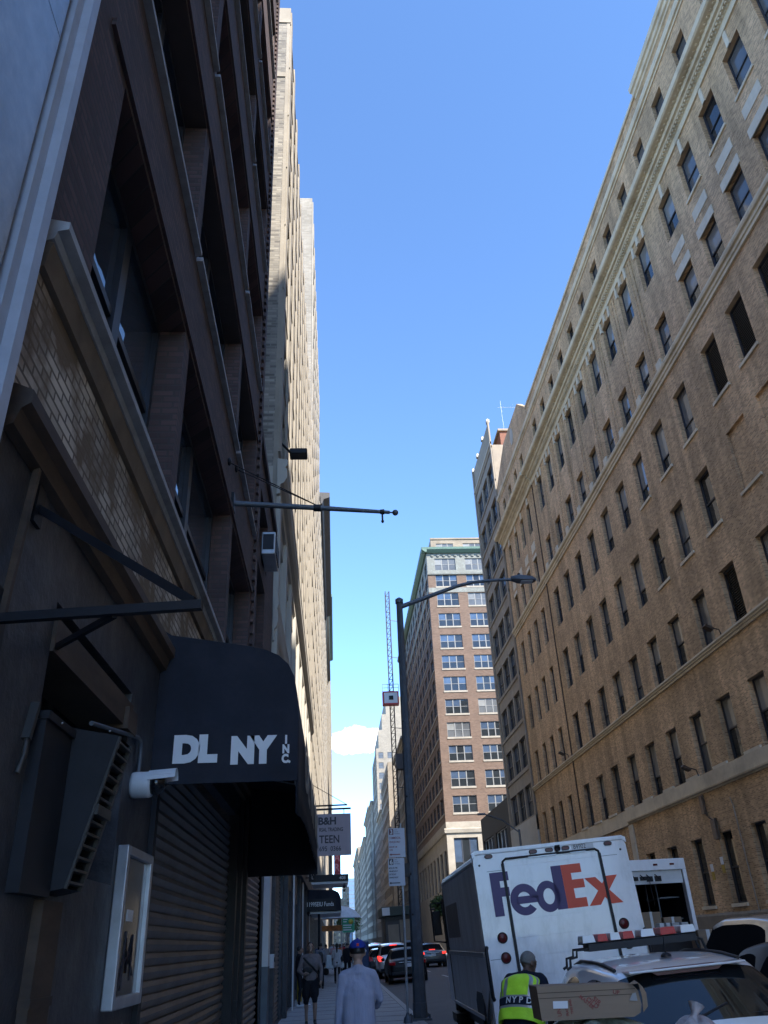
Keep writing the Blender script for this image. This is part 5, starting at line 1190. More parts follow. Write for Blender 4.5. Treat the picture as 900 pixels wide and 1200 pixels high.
for x, s in ((U0+.16, -1), (U1-.16, 1)):
    for y in (1.35, LT-.75): wheel(t, x, y, .41, .26, s)
b = MB()
for y in (1.35,): b.prism([(y+a, c) for a, c in [(-.52, ZB), (-.5, .86), (-.3, 1.0), (.3, 1.0), (.5, .86), (.52, ZB)]], U0-.007, U0-.003, lambda a, c, s: (s, a, c))
b.build('wheel_arch', T['black_metal'], t)
# torn black flap hanging at the rear corner
b = MB(); b.add([(U0-.015, .1, 1.1), (U0-.05, .25, .55), (U0-.06, .75, .5), (U0-.02, .8, 1.15), (U0-.02, .9, .5)], [(0, 1, 2), (2, 3, 4)]); b.build('rubber_flap', T['rubber'], t)

# ---- second truck with open rear
t = vroot('box_truck', 'white box truck with open rear full of dark shelves and parcels', 'truck', (5.95, 20, .06), 0, .5)
W2, H2, L2 = 2.26, 3.0, 5.6
b = MB(); th_ = .06
b.box(0, th_, 0, L2, .75, H2); b.box(W2-th_, W2, 0, L2, .75, H2); b.box(th_, W2-th_, 0, L2, H2-.06, H2); b.box(th_, W2-th_, 0, L2, .75, .85); b.box(th_, W2-th_, L2-.06, L2, .85, H2-.06)
b.build('box_body', T['white_paint'], t, bevel=.012)
b = MB(); b.box(-.01, W2+.01, -.04, 0, H2-.22, H2+.02); b.box(-.01, .09, -.04, 0, .75, H2-.22); b.box(W2-.08, W2+.01, -.04, 0, .75, H2-.22); b.build('rear_frame', T['white_paint'], t, bevel=.015)
b = MB()
for k in range(3): b.box(.1, W2-.09, .03+k*.05, .06+k*.05, H2-.5+k*.07, H2-.22)
b.build('rolled_door', T['off_white'], t)
b = MB()
for x in (.95, 1.15, 1.3, 1.5): b.box(x, x+.14, -.03, .02, H2-.42-.03*(x > 1.2), H2-.34); b.tube([(x, -.02, H2-.3), (x+.1, -.04, H2-.4)], .012, 5)
b.tube([(1.35, -.02, H2-.4), (1.37, -.02, H2-.95)], .008, 5); b.build('door_latch', T['black_metal'], t)
for x in (.35, .6, 1.5, 1.9):
    b = MB(); b.box(x, x+.1, -.055, -.04, H2-.12, H2-.08); b.build('marker_light', T['lens_dark'], t)
b = MB(); b.box(th_+.002, th_+.012, .2, L2-.1, .86, H2-.1); b.box(W2-th_-.012, W2-th_-.002, .2, L2-.1, .86, H2-.1); b.box(.1, W2-.1, L2-.09, L2-.07, .86, H2-.1); b.box(.1, W2-.1, .1, L2-.1, H2-.09, H2-.07); b.build('dark_lining', T['black_metal'], t)
b = MB()
for z in (1.3, 1.75, 2.2, 2.6):
    b.box(.08, .55, .5, L2-.2, z, z+.03); b.box(W2-.55, W2-.08, .5, L2-.2, z, z+.03); b.box(.1, W2-.1, L2-.6, L2-.2, z, z+.03)
    for k in range(9): b.box(.2+k*.2, .3+k*.2, L2-.55, L2-.2, z+.04, z+.2+.1*(k % 3))
for k in range(7): b.tube([(.56, .6+k*.7, .85), (.56, .6+k*.7, H2-.1)], .02, 5); b.tube([(W2-.56, .6+k*.7, .85), (W2-.56, .6+k*.7, H2-.1)], .02, 5)
b.build('shelf_rack', T['pole_grey'], t)
b = MB(); b.box(.3, W2-.3, .3, L2+1.2, .55, .75); b.build('chassis', T['black_metal'], t)
b = MB(); b.prism([(0, .6), (1.7, .6), (1.7, 1.3), (1.1, 1.5), (.7, 2.4), (0, 2.5)], .1, W2-.1, lambda a, c, s: (s, L2+a, c)); b.build('cab', T['white_paint'], t, bevel=.05)
for x, s in ((.17, -1), (W2-.17, 1)):
    for y in (1.2, L2+.9): wheel(t, x, y, .42, .26, s)
b = MB(); b.box(W2+.0, W2+.06, -.08, -.02, 1.15, 1.45); b.build('grab_handle', T['black_metal'], t)
b = MB(); b.box(.1, W2-.1, -.3, 0, .62, .78); b.build('rear_bumper', T['galv'], t, bevel=.02)
for i, (x, y, w_, h_, m_, lab) in enumerate(((1.12, .35, .46, .44, 'carton', 'brown parcel at centre of the open box truck'), (1.62, .3, .42, .32, 'carton', 'pale brown parcel standing at the right of the box truck floor'), (1.42, .1, .26, .2, 'off_white', 'small white parcel in front of the brown ones in the truck'), (1.7, .05, .38, .2, 'white_metal', 'flat white parcel at right edge of the truck floor'), (.55, 1.6, .5, .75, 'galv', 'grey sack deep inside the open box truck'))):
    p_ = thing('parcel', lab, 'parcel', (5.95+x+w_/2, 20+y+.2, .06+.85+(.62 if i < 4 else 0)), 0, 'parcels in the open box truck')
    b = MB(); b.box(-w_/2, w_/2, -.2, .2, .03, .03+h_); b.build('carton', T[m_], p_, bevel=.01)
    b = MB(); b.box(-.03, .03, -.203, .203, .03, .033+h_); b.build('tape', T['off_white'] if m_ == 'carton' else T['pole_grey'], p_)
p_ = thing('parcel', 'wide dark tote under the parcels inside the box truck', 'tote', (5.95+1.56, 20.42, .91)); b = MB(); b.box(-.56, .56, -.4, .4, .02, .62); b.build('tub', T['near_black'], p_, bevel=.02); b = MB(); b.box(-.58, .58, -.42, .42, .62, .645); b.build('lid', T['pole_grey'], p_)
p_ = thing('parcel', 'brown parcel on the road by the box truck bumper', 'parcel', (8.0, 19.3, .09)); b = MB(); b.box(-.2, .25, -.25, .2, .0, 1.5); b.v = [(x, y, z) for x, y, z in b.v]; b.build('carton', T['carton'], p_, bevel=.01); b = MB(); b.box(-.02, .06, -.254, .2, 0, 1.503); b.build('tape', T['off_white'], p_)

# ---- cars
STY = {
 'sedan': dict(L=4.85, st=[(0, .42, .66, .70, .66, .70, .50), (.06, .30, .86, .92, .82, .80, .66), (.22, .24, .94, 1.00, .88, .85, .72), (.80, .22, .97, 1.035, .91, .885, .74), (1.42, .2, .975, 1.37, .925, .90, .60), (1.62, .2, .98, 1.43, .925, .905, .62), (2.25, .2, .975, 1.465, .925, .91, .64), (2.36, .2, .975, 1.465, .925, .91, .64), (2.95, .2, .965, 1.41, .925, .91, .63), (3.12, .2, .96, 1.36, .925, .905, .62), (3.75, .2, .94, 1.0, .92, .885, .72), (4.4, .22, .85, .89, .90, .83, .66), (4.72, .28, .72, .75, .84, .74, .58), (4.85, .42, .56, .58, .68, .6, .46)], rear=(3, 4), front=(9, 10), side=[(4, 5, 0), (5, 6, 1), (7, 8, 1), (8, 9, 1)]),
 'suv': dict(L=4.75, st=[(0, .46, .74, .80, .74, .76, .62), (.05, .34, .98, 1.06, .87, .84, .72), (.14, .30, 1.06, 1.14, .91, .875, .74), (.42, .27, 1.08, 1.58, .925, .90, .62), (.62, .26, 1.08, 1.65, .93, .905, .655), (1.35, .25, 1.075, 1.70, .935, .915, .68), (1.45, .25, 1.075, 1.70, .935, .915, .68), (2.35, .25, 1.06, 1.70, .935, .915, .68), (2.45, .25, 1.06, 1.70, .935, .915, .68), (3.0, .25, 1.05, 1.62, .935, .91, .66), (3.7, .25, 1.02, 1.10, .93, .89, .74), (4.4, .28, .95, 1.0, .91, .84, .68), (4.68, .34, .80, .84, .85, .76, .6), (4.75, .48, .62, .66, .7, .62, .48)], rear=(2, 3), front=(9, 10), side=[(4, 5, 1), (5, 6, 1), (6, 7, 1), (7, 8, 1), (8, 9, 1)]),
 'hatch': dict(L=4.4, st=[(0, .44, .70, .76, .70, .74, .6), (.05, .32, .90, .97, .85, .82, .70), (.14, .26, .98, 1.03, .89, .865, .74), (.72, .23, 1.0, 1.385, .905, .885, .575), (.86, .22, 1.0, 1.415, .905, .885, .60), (1.05, .22, .995, 1.435, .91, .89, .615), (1.55, .22, .985, 1.462, .91, .895, .63), (1.63, .22, .985, 1.465, .91, .895, .63), (2.45, .22, .965, 1.455, .91, .895, .635), (2.52, .22, .965, 1.45, .91, .895, .635), (2.85, .22, .955, 1.39, .91, .89, .62), (3.55, .22, .93, .99, .90, .87, .72), (4.1, .25, .84, .88, .88, .8, .64), (4.33, .32, .70, .74, .80, .7, .56), (4.4, .46, .58, .6, .66, .58, .46)], rear=(2, 3), front=(10, 11), side=[(4, 5, 2), (5, 6, 1), (7, 8, 1), (9, 10, 1)]),
}
def ringpts(s):
    y, zl, zb, zt, wl_, wb, wt = s
    return [(0, zl), (wl_*.82, zl), (wl_*.97, zl+.07), (wl_, zl+(zb-zl)*.55), (wb, zb), (wt+.16*(wb-wt), zt-.04-.13*(zt-zb)), (wt, zt-.035), (wt*.62, zt), (0, zt+.012)]
PAINT = {}
def paint(name, col, metal=.0, rough=.28):
    if name not in PAINT:
        PAINT[name] = plain(name, col, rough if max(col) > .03 else .4, metal=metal, var=.04, scale=2, coat=.8 if max(col) > .03 else 0, spec=.5 if max(col) > .03 else .25)
    return PAINT[name]
CARM = {}
def car_meshes(style, pm, sub=2):
    k = (style, pm.name, sub); GL = T['car_glass'] if style == 'hatch' and 'patrol' in pm.name else T['tint_glass']
    if k in CARM: return CARM[k]
    S = STY[style]; st = S['st']; n = len(ringpts(st[0])); m = MB()
    full = []
    for s in st:
        h = ringpts(s); r = [(x, s[0], z) for x, z in h]+[(-x, s[0], z) for x, z in reversed(h[1:-1])]; full.append(r)
    k2 = len(full[0])
    for r in full: m.v += r
    def f_(i, j, mi): m.f.append([i*k2+j, i*k2+(j+1) % k2, (i+1)*k2+(j+1) % k2, (i+1)*k2+j]); m.m.append(mi); m.sm.append(True)
    gl = {}
    for i in range(len(st)-1):
        for j in range(k2):
            mi = 0
            jj = j if j < n-1 else k2-1-j
            if (i, i+1) in (S['rear'], S['front']) and jj in (5, 6, 7): mi = 1
            if (i, i+1) in (S['rear'], S['front']) and jj == 4: mi = 1 if style == 'hatch' or (i, i+1) == S['front'] else 0
            for a, b_, q in S['side']:
                if (i, i+1) == (a, b_) and jj == 4 and q: mi = 1
            f_(i, j, mi)
    for i, rev in ((0, 1), (len(st)-1, 0)):
        idx = [i*k2+q for q in range(k2)]; h = n-1
        for q in range(h): 
            a, b_, c, d = q, q+1, (k2-q-1) % k2, (k2-q) % k2
            f4 = [idx[a], idx[b_], idx[c], idx[d]]
            f4 = list(dict.fromkeys(f4))
            m.f.append(f4); m.m.append(0); m.sm.append(True)
    me = m.mesh('body', [pm, T['car_glass']]); o_ = bpy.data.objects.new('tmp', me); COL.objects.link(o_)
    bm = bmesh.new(); bm.from_mesh(me); cl = bm.edges.layers.float.new('crease_edge')
    for e in bm.edges:
        ms = {f__.material_index for f__ in e.link_faces}
        if len(ms) == 2: e[cl] = .75
        else:
            za = [v.index % k2 for v in e.verts]
            if all(q in (4, k2-4) for q in za): e[cl] = .4
            if all(q in (6, k2-6) for q in za): e[cl] = .35
    bm.to_mesh(me); bm.free()
    s_ = o_.modifiers.new('s', 'SUBSURF'); s_.levels = sub; s_.render_levels = sub
    ev = evalmesh(o_, 'body'); kill(o_)
    out = []
    for mi, nm in ((0, 'body'), (1, 'window')):
        bm = bmesh.new(); bm.from_mesh(ev)
        bmesh.ops.delete(bm, geom=[f__ for f__ in bm.faces if f__.material_index != mi], context='FACES')
        bmesh.ops.recalc_face_normals(bm, faces=bm.faces)
        if mi:
            bm.normal_update()
            for v in bm.verts: v.co -= v.normal*.004 if False else Vector((0, 0, 0))
        for f__ in bm.faces: f__.material_index = 0
        q = bpy.data.meshes.new(nm); bm.to_mesh(q); bm.free(); q.materials.append(pm if mi == 0 else GL); out.append(q)
    CARM[k] = out; return out
def car(label, style, pm, loc, yaw=0, tilt=0, cat='car', lit=False, group=None, plate=True):
    t = vroot('parked_car', label, cat, loc, yaw, tilt, group); S = STY[style]; L = S['L']
    bm_, gm = car_meshes(style, pm); link('body', bm_, t); link('window', gm, t)
    for y in (.88, L-.92):
        for sx in (-1, 1):
            wheel(t, sx*.80, y, .335 if style != 'suv' else .365, .22, sx)
    b = MB()
    for y in (.88, L-.92):
        r = .40 if style != 'suv' else .43
        for sx in (-1, 1): b.lathe([(r, 0), (r, .02), (0, .02)], (sx*.905-(.01 if sx > 0 else .01), y, .35), 24, 0, 'x')
    b.build('wheel_arch', T['black_metal'], t)
    zt = S['st'][2][2]
    for sx in (-1, 1):
        b = MB(); x0 = sx*.60; x1 = sx*.84
        if style == 'sedan': b.add([(x0, .0, zt-.16), (x1, .08, zt-.15), (sx*.875, .36, zt-.09), (sx*.855, .30, zt-.01), (x1*.98, .05, zt-.03), (x0, -.02, zt-.03)], [(0, 1, 4, 5), (1, 2, 3, 4)])
        else: b.add([(x0, .02, zt-.2), (x1, .02, zt-.22), (sx*.905, .16, zt-.1), (sx*.90, .24, zt+.06), (x1, .06, zt+.06), (x0+sx*.06, .03, zt-.02)], [(0, 1, 4, 5), (1, 2, 3, 4)])
        q = b.build('tail_light', T['lens_lit'] if lit else T['lens_red'], t); so_ = q.modifiers.new('s', 'SOLIDIFY'); so_.thickness = .05; so_.offset = 0
    b = MB(); b.box(-.78, .78, -.035, .1, .36, .5); b.build('bumper', T['black_metal'], t, bevel=.03)
    if plate: b = MB(); b.box(-.16, .16, -.02, .05, zt-.27, zt-.12); b.build('number_plate', T['off_white'], t)
    b = MB(); b.box(-.42, .42, -.012, .06, zt-.085, zt-.055); b.build('trim_strip', T['galv'], t)
    if lit: b = MB(); b.box(-.2, .2, S['st'][3][0]-.12, S['st'][3][0]+.1, S['st'][3][3]-.02, S['st'][3][3]+.03); b.build('brake_light', T['lens_lit'], t)
    for sx in (-1, 1):
        b = MB(); b.ell((sx*1.0, L*.66, S['st'][6][2]+.02), (.10, .06, .075), 10, 6); b.build('mirror', T['black_metal'], t)
    return t
pol = car('white patrol hatchback with red and clear roof lightbar near the bottom right', 'hatch', paint('patrol white', (.80, .81, .82)), (2.98, 6.95, -0.06), -4, 3.2, plate=False)
S = STY['hatch']
b = MB(); b.prism([(-.30, 0), (-.26, -.022), (.26, -.022), (.30, 0), (.26, .014), (-.26, .014)], .63, .70, lambda a, c, s: (a, s, 1.372+c+(s-.63)*.2)); b.build('high_brake_light', T['lens_dark'], pol)
b = MB(); b.box(-.50, .50, .60, .86, 1.378, 1.396); 
q = b.build('spoiler', PAINT['patrol white'], pol, bevel=.012)
b = MB()
for sx in (-1, 1):
    pts = [(sx*.548, y, z) for y, z in ((.9, 1.403), (1.3, 1.438), (1.8, 1.453), (2.3, 1.452), (2.7, 1.405))]
    q = MB(); q.tube(pts, .016, 6); q.build('roof_channel', T['black_metal'], pol)
b = MB(); b.lathe([(.05, 0), (.045, .02), (.02, .035), (0, .04)], (0, 1.15, 1.455), 14); b.tube([(0, 1.15, 1.48), (0, 1.1, 1.62)], [.009, .004], 6); b.build('antenna', T['black_metal'], pol)
b = MB(); b.prism([(-.50, 1.535), (.60, 1.535), (.60, 1.60), (-.50, 1.60)], 2.02, 2.30, lambda a, c, s: (a, s, c)); b.box(-.56, .62, 2.06, 2.26, 1.60, 1.615); b.build('lightbar_base', T['black_metal'], pol, bevel=.015)
for i, (x0, x1, mk) in enumerate(((-.56, -.41, 'lens_clear'), (-.405, -.28, 'lens_red'), (-.275, -.15, 'lens_clear'), (-.145, -.01, 'lens_red'), (.04, .20, 'lens_clear'), (.24, .42, 'lens_red'), (.45, .62, 'lens_clear'))):
    b = MB(); b.prism([(x0+.01, 1.615), (x1-.01, 1.615), (x1-.02, 1.68), (x0+.02, 1.68)], 2.03, 2.28, lambda a, c, s: (a, s, c)); b.build('beacon_lens', T[mk], pol, bevel=.012)
for y in (2.06, 2.26):
    b = MB(); b.tube([(-.50, y, 1.56), (-.62, y, 1.56), (-.63, y, 1.50), (-.70, y, 1.49), (-.71, y, 1.42), (-.75, y, 1.40)], .014, 6); b.build('mounting_foot', T['black_metal'], pol)
    b = MB(); b.tube([(.60, y, 1.56), (.66, y, 1.54), (.68, y, 1.44)], .014, 6); b.build('mounting_foot', T['black_metal'], pol)
b = MB(); b.tube([(-.2, .16, 1.05), (.15, .3, 1.13)], .012, 6); b.box(-.05, .5, .19, .2, 1.06, 1.065); b.build('rear_wiper', T['black_metal'], pol)
car('silver sport utility vehicle at right edge beside the granite base', 'suv', paint('silver paint', (.48, .48, .47), .5), (7.2, 12.6, .07), -3, -.5)
car('black car with arched roof just inside the lower right edge', 'sedan', paint('black paint', (.008, .009, .011)), (5.35, 7.6, .02), -3, 1)
car('black sedan with pale blue rear window beyond the lamp post', 'sedan', PAINT['black paint'], (3.35, 42.6, -.06), 0, 2.5, group=None)
car('silver sport utility vehicle with lit red brake lamps ahead of the black sedan', 'suv', PAINT['silver paint'], (3.2, 50, -.07), 0, 2.5, lit=True)
car('dark grey car parked tight to kerb ahead of the silver one', 'hatch', paint('charcoal paint', (.05, .052, .056)), (2.95, 58, -.09), 0, 2.5)
car('silver people carrier far down the left kerb', 'suv', PAINT['silver paint'], (3.0, 66, -.09), 0, 2.5)
car('blue grey car far ahead in the driving lane', 'hatch', paint('blue grey paint', (.12, .15, .19)), (5.0, 74, .04), 0, 1)
car('dark sedan far ahead behind the trucks', 'sedan', PAINT['charcoal paint'], (4.6, 83, .03), 0, 1)
car('white car at the far crossing', 'hatch', paint('white car paint', (.6, .61, .62)), (5.2, 96, .04), 0, 1)
car('white van like car ahead of the people carrier', 'suv', PAINT['white car paint'], (3.1, 90, -.09), 0, 2)
car('black car two lengths ahead in the left lane', 'suv', PAINT['black paint'], (5.4, 62, .05), 0, 1)
car('charcoal estate with lit brake lamps far ahead', 'suv', PAINT['charcoal paint'], (4.9, 112, .04), 0, 1, lit=True)
car('silver car nearest the distant crossing', 'hatch', PAINT['silver paint'], (7.0, 104, .09), 0, 0)
car('dark car with lit tail lamps right of the lamp post', 'sedan', PAINT['charcoal paint'], (6.4, 60, .08), 0, .6, lit=True)
car('blue hatchback right of the lamp post further back', 'hatch', paint('mid blue paint', (.06, .12, .22)), (6.3, 69, .08), 0, .6)
# dark green covered truck ahead
t = vroot('box_truck', 'dark green truck with overhanging roof and white corner plate', 'truck', (3.75, 70, -.04), 0, 2)
b = MB(); b.box(.15, 2.4, 0, 6, .8, 3.5); b.build('box_body', T['dark_cornice'], t, bevel=.03)
b = MB(); b.box(-.1, 2.65, -.5, 6, 3.5, 4.15); b.build('roof_cap', plain('dark green paint', (.03, .05, .045), .6), t, bevel=.04)
b = MB(); b.box(-.05, .55, -.53, -.5, 3.55, 4.1); b.build('white_plate', T['off_white'], t)
b = MB(); b.box(.35, 1.2, -.02, 0, 1.1, 2.9); b.box(1.3, 2.25, -.02, 0, 1.1, 3.2); b.build('rear_door', T['taupe_stone'], t)
for x, s in ((.25, -1), (2.25, 1)):
    for y in (1, 5): wheel(t, x, y, .45, .28, s)
# motor scooters by the truck mirror
for i, (x, y, lab) in enumerate(((4.1, 48, 'black motor scooter standing beyond the lamp post'), (4.5, 52, 'red grey motor scooter next to the black one'))):
    t = vroot('scooter', lab, 'scooter', (x, y, -.02)); b = MB(); b.tube([(0, .2, .45), (0, .6, .38), (0, 1.1, .42), (0, 1.3, .95)], [.14, .13, .1, .06], 8); b.ell((0, .35, .62), (.15, .38, .16), 10, 6); b.build('body', PAINT['black paint'] if i == 0 else T['lens_dark'], t)
    b = MB(); b.ell((0, .35, .8), (.13, .35, .06), 10, 6); b.build('seat', T['rubber'], t); b = MB(); b.tube([(-.32, 1.25, 1.05), (0, 1.3, .98), (.32, 1.25, 1.05)], .02, 6); b.build('handlebar', T['black_metal'], t)
    for y2 in (.15, 1.4): b = MB(); b.lathe([(.13, -.05), (.24, -.05), (.25, 0), (.24, .05), (.13, .05)], (0, y2, .25), 18, 0, 'x'); b.build('wheel', T['rubber'], t)
# ================================================================ people
def segdist(p, a, b, ra, rb):
    ab = b-a; q = max(0, min(1, (p-a).dot(ab)/max(1e-9, ab.length_squared)))
    return (p-(a+ab*q)).length/(ra+(rb-ra)*q)
def person(label, loc, rz, mats, J=None, scale=1., voxel=.014, lean=0., extra=None, fingers=False, head_turn=0, head_tilt=0, long_sleeve=True, trousers=True, group=None, hair='short', hair_mat=None, bulk=1., crouch=0.):
    """one continuous body grown from tapered limbs, remeshed; mats: top, legs, skin, shoe"""
    P = dict(pelvis=(0, 0, .96), waist=(0, -.01, 1.08), chest=(0, 0, 1.29), neck0=(0, -.01, 1.43), neck1=(0, .015, 1.52), head=(0, .025, 1.615))
    for s, n in ((-1, 'l'), (1, 'r')):
        P.update({'sh'+n: (s*.175, -.01, 1.40), 'el'+n: (s*.225, -.04, 1.13), 'wr'+n: (s*.225, .04, .90), 'ha'+n: (s*.22, .065, .82), 'hip'+n: (s*.09, 0, .92), 'kn'+n: (s*.10, .03, .51), 'an'+n: (s*.10, -.015, .10), 'to'+n: (s*.115, .15, .035), 'he'+n: (s*.10, -.06, .04)})
    if J: P.update(J)
    P = {k: Vector(v)*scale for k, v in P.items()}
    if crouch:
        for k in P:
            if k[:2] not in ('kn', 'an', 'to', 'he') or k == 'head': P[k] = P[k]-Vector((0, 0, crouch))
        for k in ('knl', 'knr'): P[k] = P[k]+Vector((0, crouch*.9, -crouch*.35))
    if lean:
        c = P['pelvis'].copy(); Rm = Matrix.Rotation(-lean, 3, 'X')
        for k in P:
            if k in ('waist', 'chest', 'neck0', 'neck1', 'head', 'shl', 'shr', 'ell', 'elr', 'wrl', 'wrr', 'hal', 'har'): P[k] = c+Rm @ (P[k]-c)
    sc = scale; segs = []
    def S(a, b, ra, rb, mi): segs.append((P[a] if isinstance(a, str) else a, P[b] if isinstance(b, str) else b, ra*sc, rb*sc, mi))
    sx = (P['shr']-P['shl']).normalized(); hx = (P['hipr']-P['hipl']).normalized(); B_ = bulk
    for q in (-1, 0, 1):
        o1 = sx*q*.075*sc; o2 = hx*q*.06*sc
        S(P['chest']+o1, P['waist']+o2, .105*B_, .098*B_, 0); S(P['waist']+o2, P['pelvis']+o2, .098*B_, .105*B_, 0)
        S(P['chest']+o1, P['neck0']+o1*.6-Vector((0, 0, .02)), .10*B_, .06*B_, 0)
    S('neck0', 'neck1', .055, .052, 2); S(P['neck0']-Vector((0, 0, .03)), P['neck0'].lerp(P['neck1'], .35), .075*B_, .066, 0)
    for n in 'lr': S(P['neck0'].lerp(P['neck1'], .15), P['sh'+n]+Vector((0, 0, .0)), .05*B_, .058*B_, 0)
    for n in 'lr':
        S('sh'+n, 'el'+n, .062*B_, .048*B_, 0); S('el'+n, 'wr'+n, .046*B_, .034*B_, 0 if long_sleeve else 2); S('wr'+n, 'ha'+n, .03, .034, 2)
        S('hip'+n, 'kn'+n, .088*B_, .060*B_, 1); S('kn'+n, 'an'+n, .056*(B_ if trousers else 1), .040 if not trousers else .055, 1 if trousers else 2)
        S('he'+n, 'to'+n, .042, .036, 3); S('an'+n, 'he'+n, .04, .042, 3)
    S('hipl', 'hipr', .10*B_, .10*B_, 1)
    if not trousers:
        for n in 'lr': 
            mid = P['hip'+n].lerp(P['kn'+n], .72); S(P['hip'+n], mid, .10, .105, 1)
    if extra: segs += [(Vector(a)*sc, Vector(b)*sc, ra*sc, rb*sc, mi) for a, b, ra, rb, mi in extra]
    b = MB()
    for a, c, ra, rb, mi in segs:
        d = (c-a); L = d.length; d = d.normalized() if L > 1e-6 else Vector((0, 0, 1))
        pts = [a-d*ra*.94, a-d*ra*.7, a, a.lerp(c, .5), c, c+d*rb*.7, c+d*rb*.94]
        b.tube(pts, [ra*.3, ra*.7, ra, (ra+rb)/2, rb, rb*.7, rb*.3], 14)
    hd = P['head']; Rh = Matrix.Rotation(head_turn, 3, 'Z') @ Matrix.Rotation(-head_tilt-lean*.35, 3, 'X')
    def HP(v): return hd+Rh @ (Vector(v)*sc)
    for c, r in (((0, -.005, .02), (.076, .092, .095)), ((0, .03, -.04), (.058, .062, .07)), ((0, .095, -.015), (.013, .022, .022)), ((0, .085, -.03), (.016, .022, .014)), ((-.078, 0, -.01), (.012, .022, .032)), ((.078, 0, -.01), (.012, .022, .032)), ((0, .075, -.062), (.024, .018, .012)), ((0, .07, -.088), (.03, .024, .022)), ((-.034, .078, .022), (.026, .014, .008)), ((.034, .078, .022), (.026, .014, .008))):
        Mx = Matrix.Translation(HP(c)) @ Rh.to_4x4(); b.ell((0, 0, 0), tuple(q*sc for q in r), 14, 10, 0, Mx)
    o_ = b.build('tmp', T['skin_fair'])
    rm = o_.modifiers.new('r', 'REMESH'); rm.mode = 'VOXEL'; rm.voxel_size = voxel*sc; rm.use_smooth_shade = True
    sm = o_.modifiers.new('s', 'SMOOTH'); sm.factor = .5; sm.iterations = 3 if voxel < .02 else 1
    me = evalmesh(o_, 'person'); kill(o_)
    from mathutils import noise as mn
    if voxel < .02:
        me.calc_loop_triangles(); nn = [v.normal.copy() for v in me.vertices]
        for v, q in zip(me.vertices, nn):
            if v.co.z < P['neck0'].z-.03 and (v.co-hd).length > .2*sc:
                c = v.co; f1 = mn.noise(Vector((c.x*13, c.y*13, c.z*3.2))); f2 = mn.noise(Vector((c.x*7+c.z*5, c.y*7, c.z*8-c.x*4)))
                v.co = c+q*(.011*f1+.007*f2)*sc
    me.materials.clear()
    for m_ in mats: me.materials.append(m_)
    hz_ = P['neck1']
    for p_ in me.polygons:
        c = p_.center
        if (c-hd).length < .135*sc or (c-HP((0, .03, -.06))).length < .09*sc: best = 2
        else:
            bd = 1e9; best = 0
            for a, e, ra, rb, mi in segs:
                d = segdist(c, a, e, ra, rb)+(.06 if mi == 2 else 0)
                if d < bd: bd, best = d, mi
        p_.material_index = best; p_.use_smooth = True
    if fingers:
        b = MB()
        for n, s in (('l', -1), ('r', 1)):
            w0, h0 = P['wr'+n], P['ha'+n]; d = (h0-w0).normalized(); side = Vector((0, 1, 0)); side = (side-d*side.dot(d)).normalized(); inn = d.cross(side)*s
            for k in range(4):
                base = h0+side*(.027-.018*k)*sc; ln = (.075, .085, .08, .062)[k]*sc
                b.tube([base-d*.02*sc, base+d*ln*.4, base+d*ln*.75+inn*.012*sc, base+d*ln*.95+inn*.03*sc], [.0095*sc, .009*sc, .008*sc, .006*sc], 7)
            tb = w0.lerp(h0, .45)+side*.03*sc; b.tube([tb, tb+(d*.03+side*.022)*sc, tb+(d*.062+side*.026+inn*.012)*sc], [.012*sc, .0105*sc, .008*sc], 7)
        bm = bmesh.new(); bm.from_mesh(me); t2 = b.mesh('f', T['skin_fair']); 
        for p_ in t2.polygons: p_.material_index = 2
        bm.from_mesh(t2); bm.to_mesh(me); bm.free()
    body = link('person', me, None, loc); body.rotation_euler = (0, 0, rz); tag(body, label, 'person', group)
    # eyes and hair
    b = MB()
    for s in (-1, 1):
        Mx = Matrix.Translation(HP((s*.032, .083, .004))) @ Rh.to_4x4(); b.ell((0, 0, 0), (.013*sc, .008*sc, .007*sc), 8, 6, 0, Mx)
    b.build('eye', T['letter_dark'], body)
    b = MB(); Mx = Matrix.Translation(HP((0, .088, -.062))) @ Rh.to_4x4(); b.ell((0, 0, 0), (.022*sc, .012*sc, .004*sc), 8, 6, 0, Mx); b.build('mouth', plain('lip', (.2, .09, .08), .5) if 'lip' not in bpy.data.materials else bpy.data.materials['lip'], body)
    if hair:
        b = MB(); hm_ = hair_mat or T['letter_dark']
        n_, m_ = 20, 12; vs = []
        low = {'short': 1.9, 'long': 2.25, 'bald': 1.95}[hair]
        for i in range(m_+1):
            for k in range(n_):
                a = 2*math.pi*k/n_; front = max(0, math.sin(a)); tt = (low-front*(.95 if hair != 'bald' else 1.05))*i/m_
                r = (.084, .099, .104) if hair != 'bald' else (.079, .095, .0975)
                w_ = 1+.02*math.sin(7*a+3*i)
                vs.append(HP((r[0]*w_*math.sin(tt)*math.cos(a), -.006+r[1]*w_*math.sin(tt)*math.sin(a), .022+r[2]*math.cos(tt))))
        b.add(vs, [(i*n_+k, (i+1)*n_+k, (i+1)*n_+(k+1) % n_, i*n_+(k+1) % n_) for i in range(m_) for k in range(n_)], 0, True)
        if hair == 'long': b.tube([HP((0, -.085, .03)), HP((0, -.115, -.05)), HP((0, -.12, -.17)), HP((0, -.11, -.30))], [.03*sc, .045*sc, .04*sc, .015*sc], 10)
        q = b.build('hair', hm_, body); so_ = q.modifiers.new('s', 'SOLIDIFY'); so_.thickness = .012*sc; so_.offset = -1
    body['_hp'] = 0; del body['_hp']
    return body, P, HP, Rh
cloth = lambda n, c, **k: plain(n, c, .85, var=k.pop('var', .18), scale=k.pop('scale', 9), bump=k.pop('bump', .5), spec=.2, **k)
shirt = cloth('grey blue shirt cloth', (.33, .35, .46), scale=5, stretch=(2.5, 2.5, .5), bump=.9, var=.12)
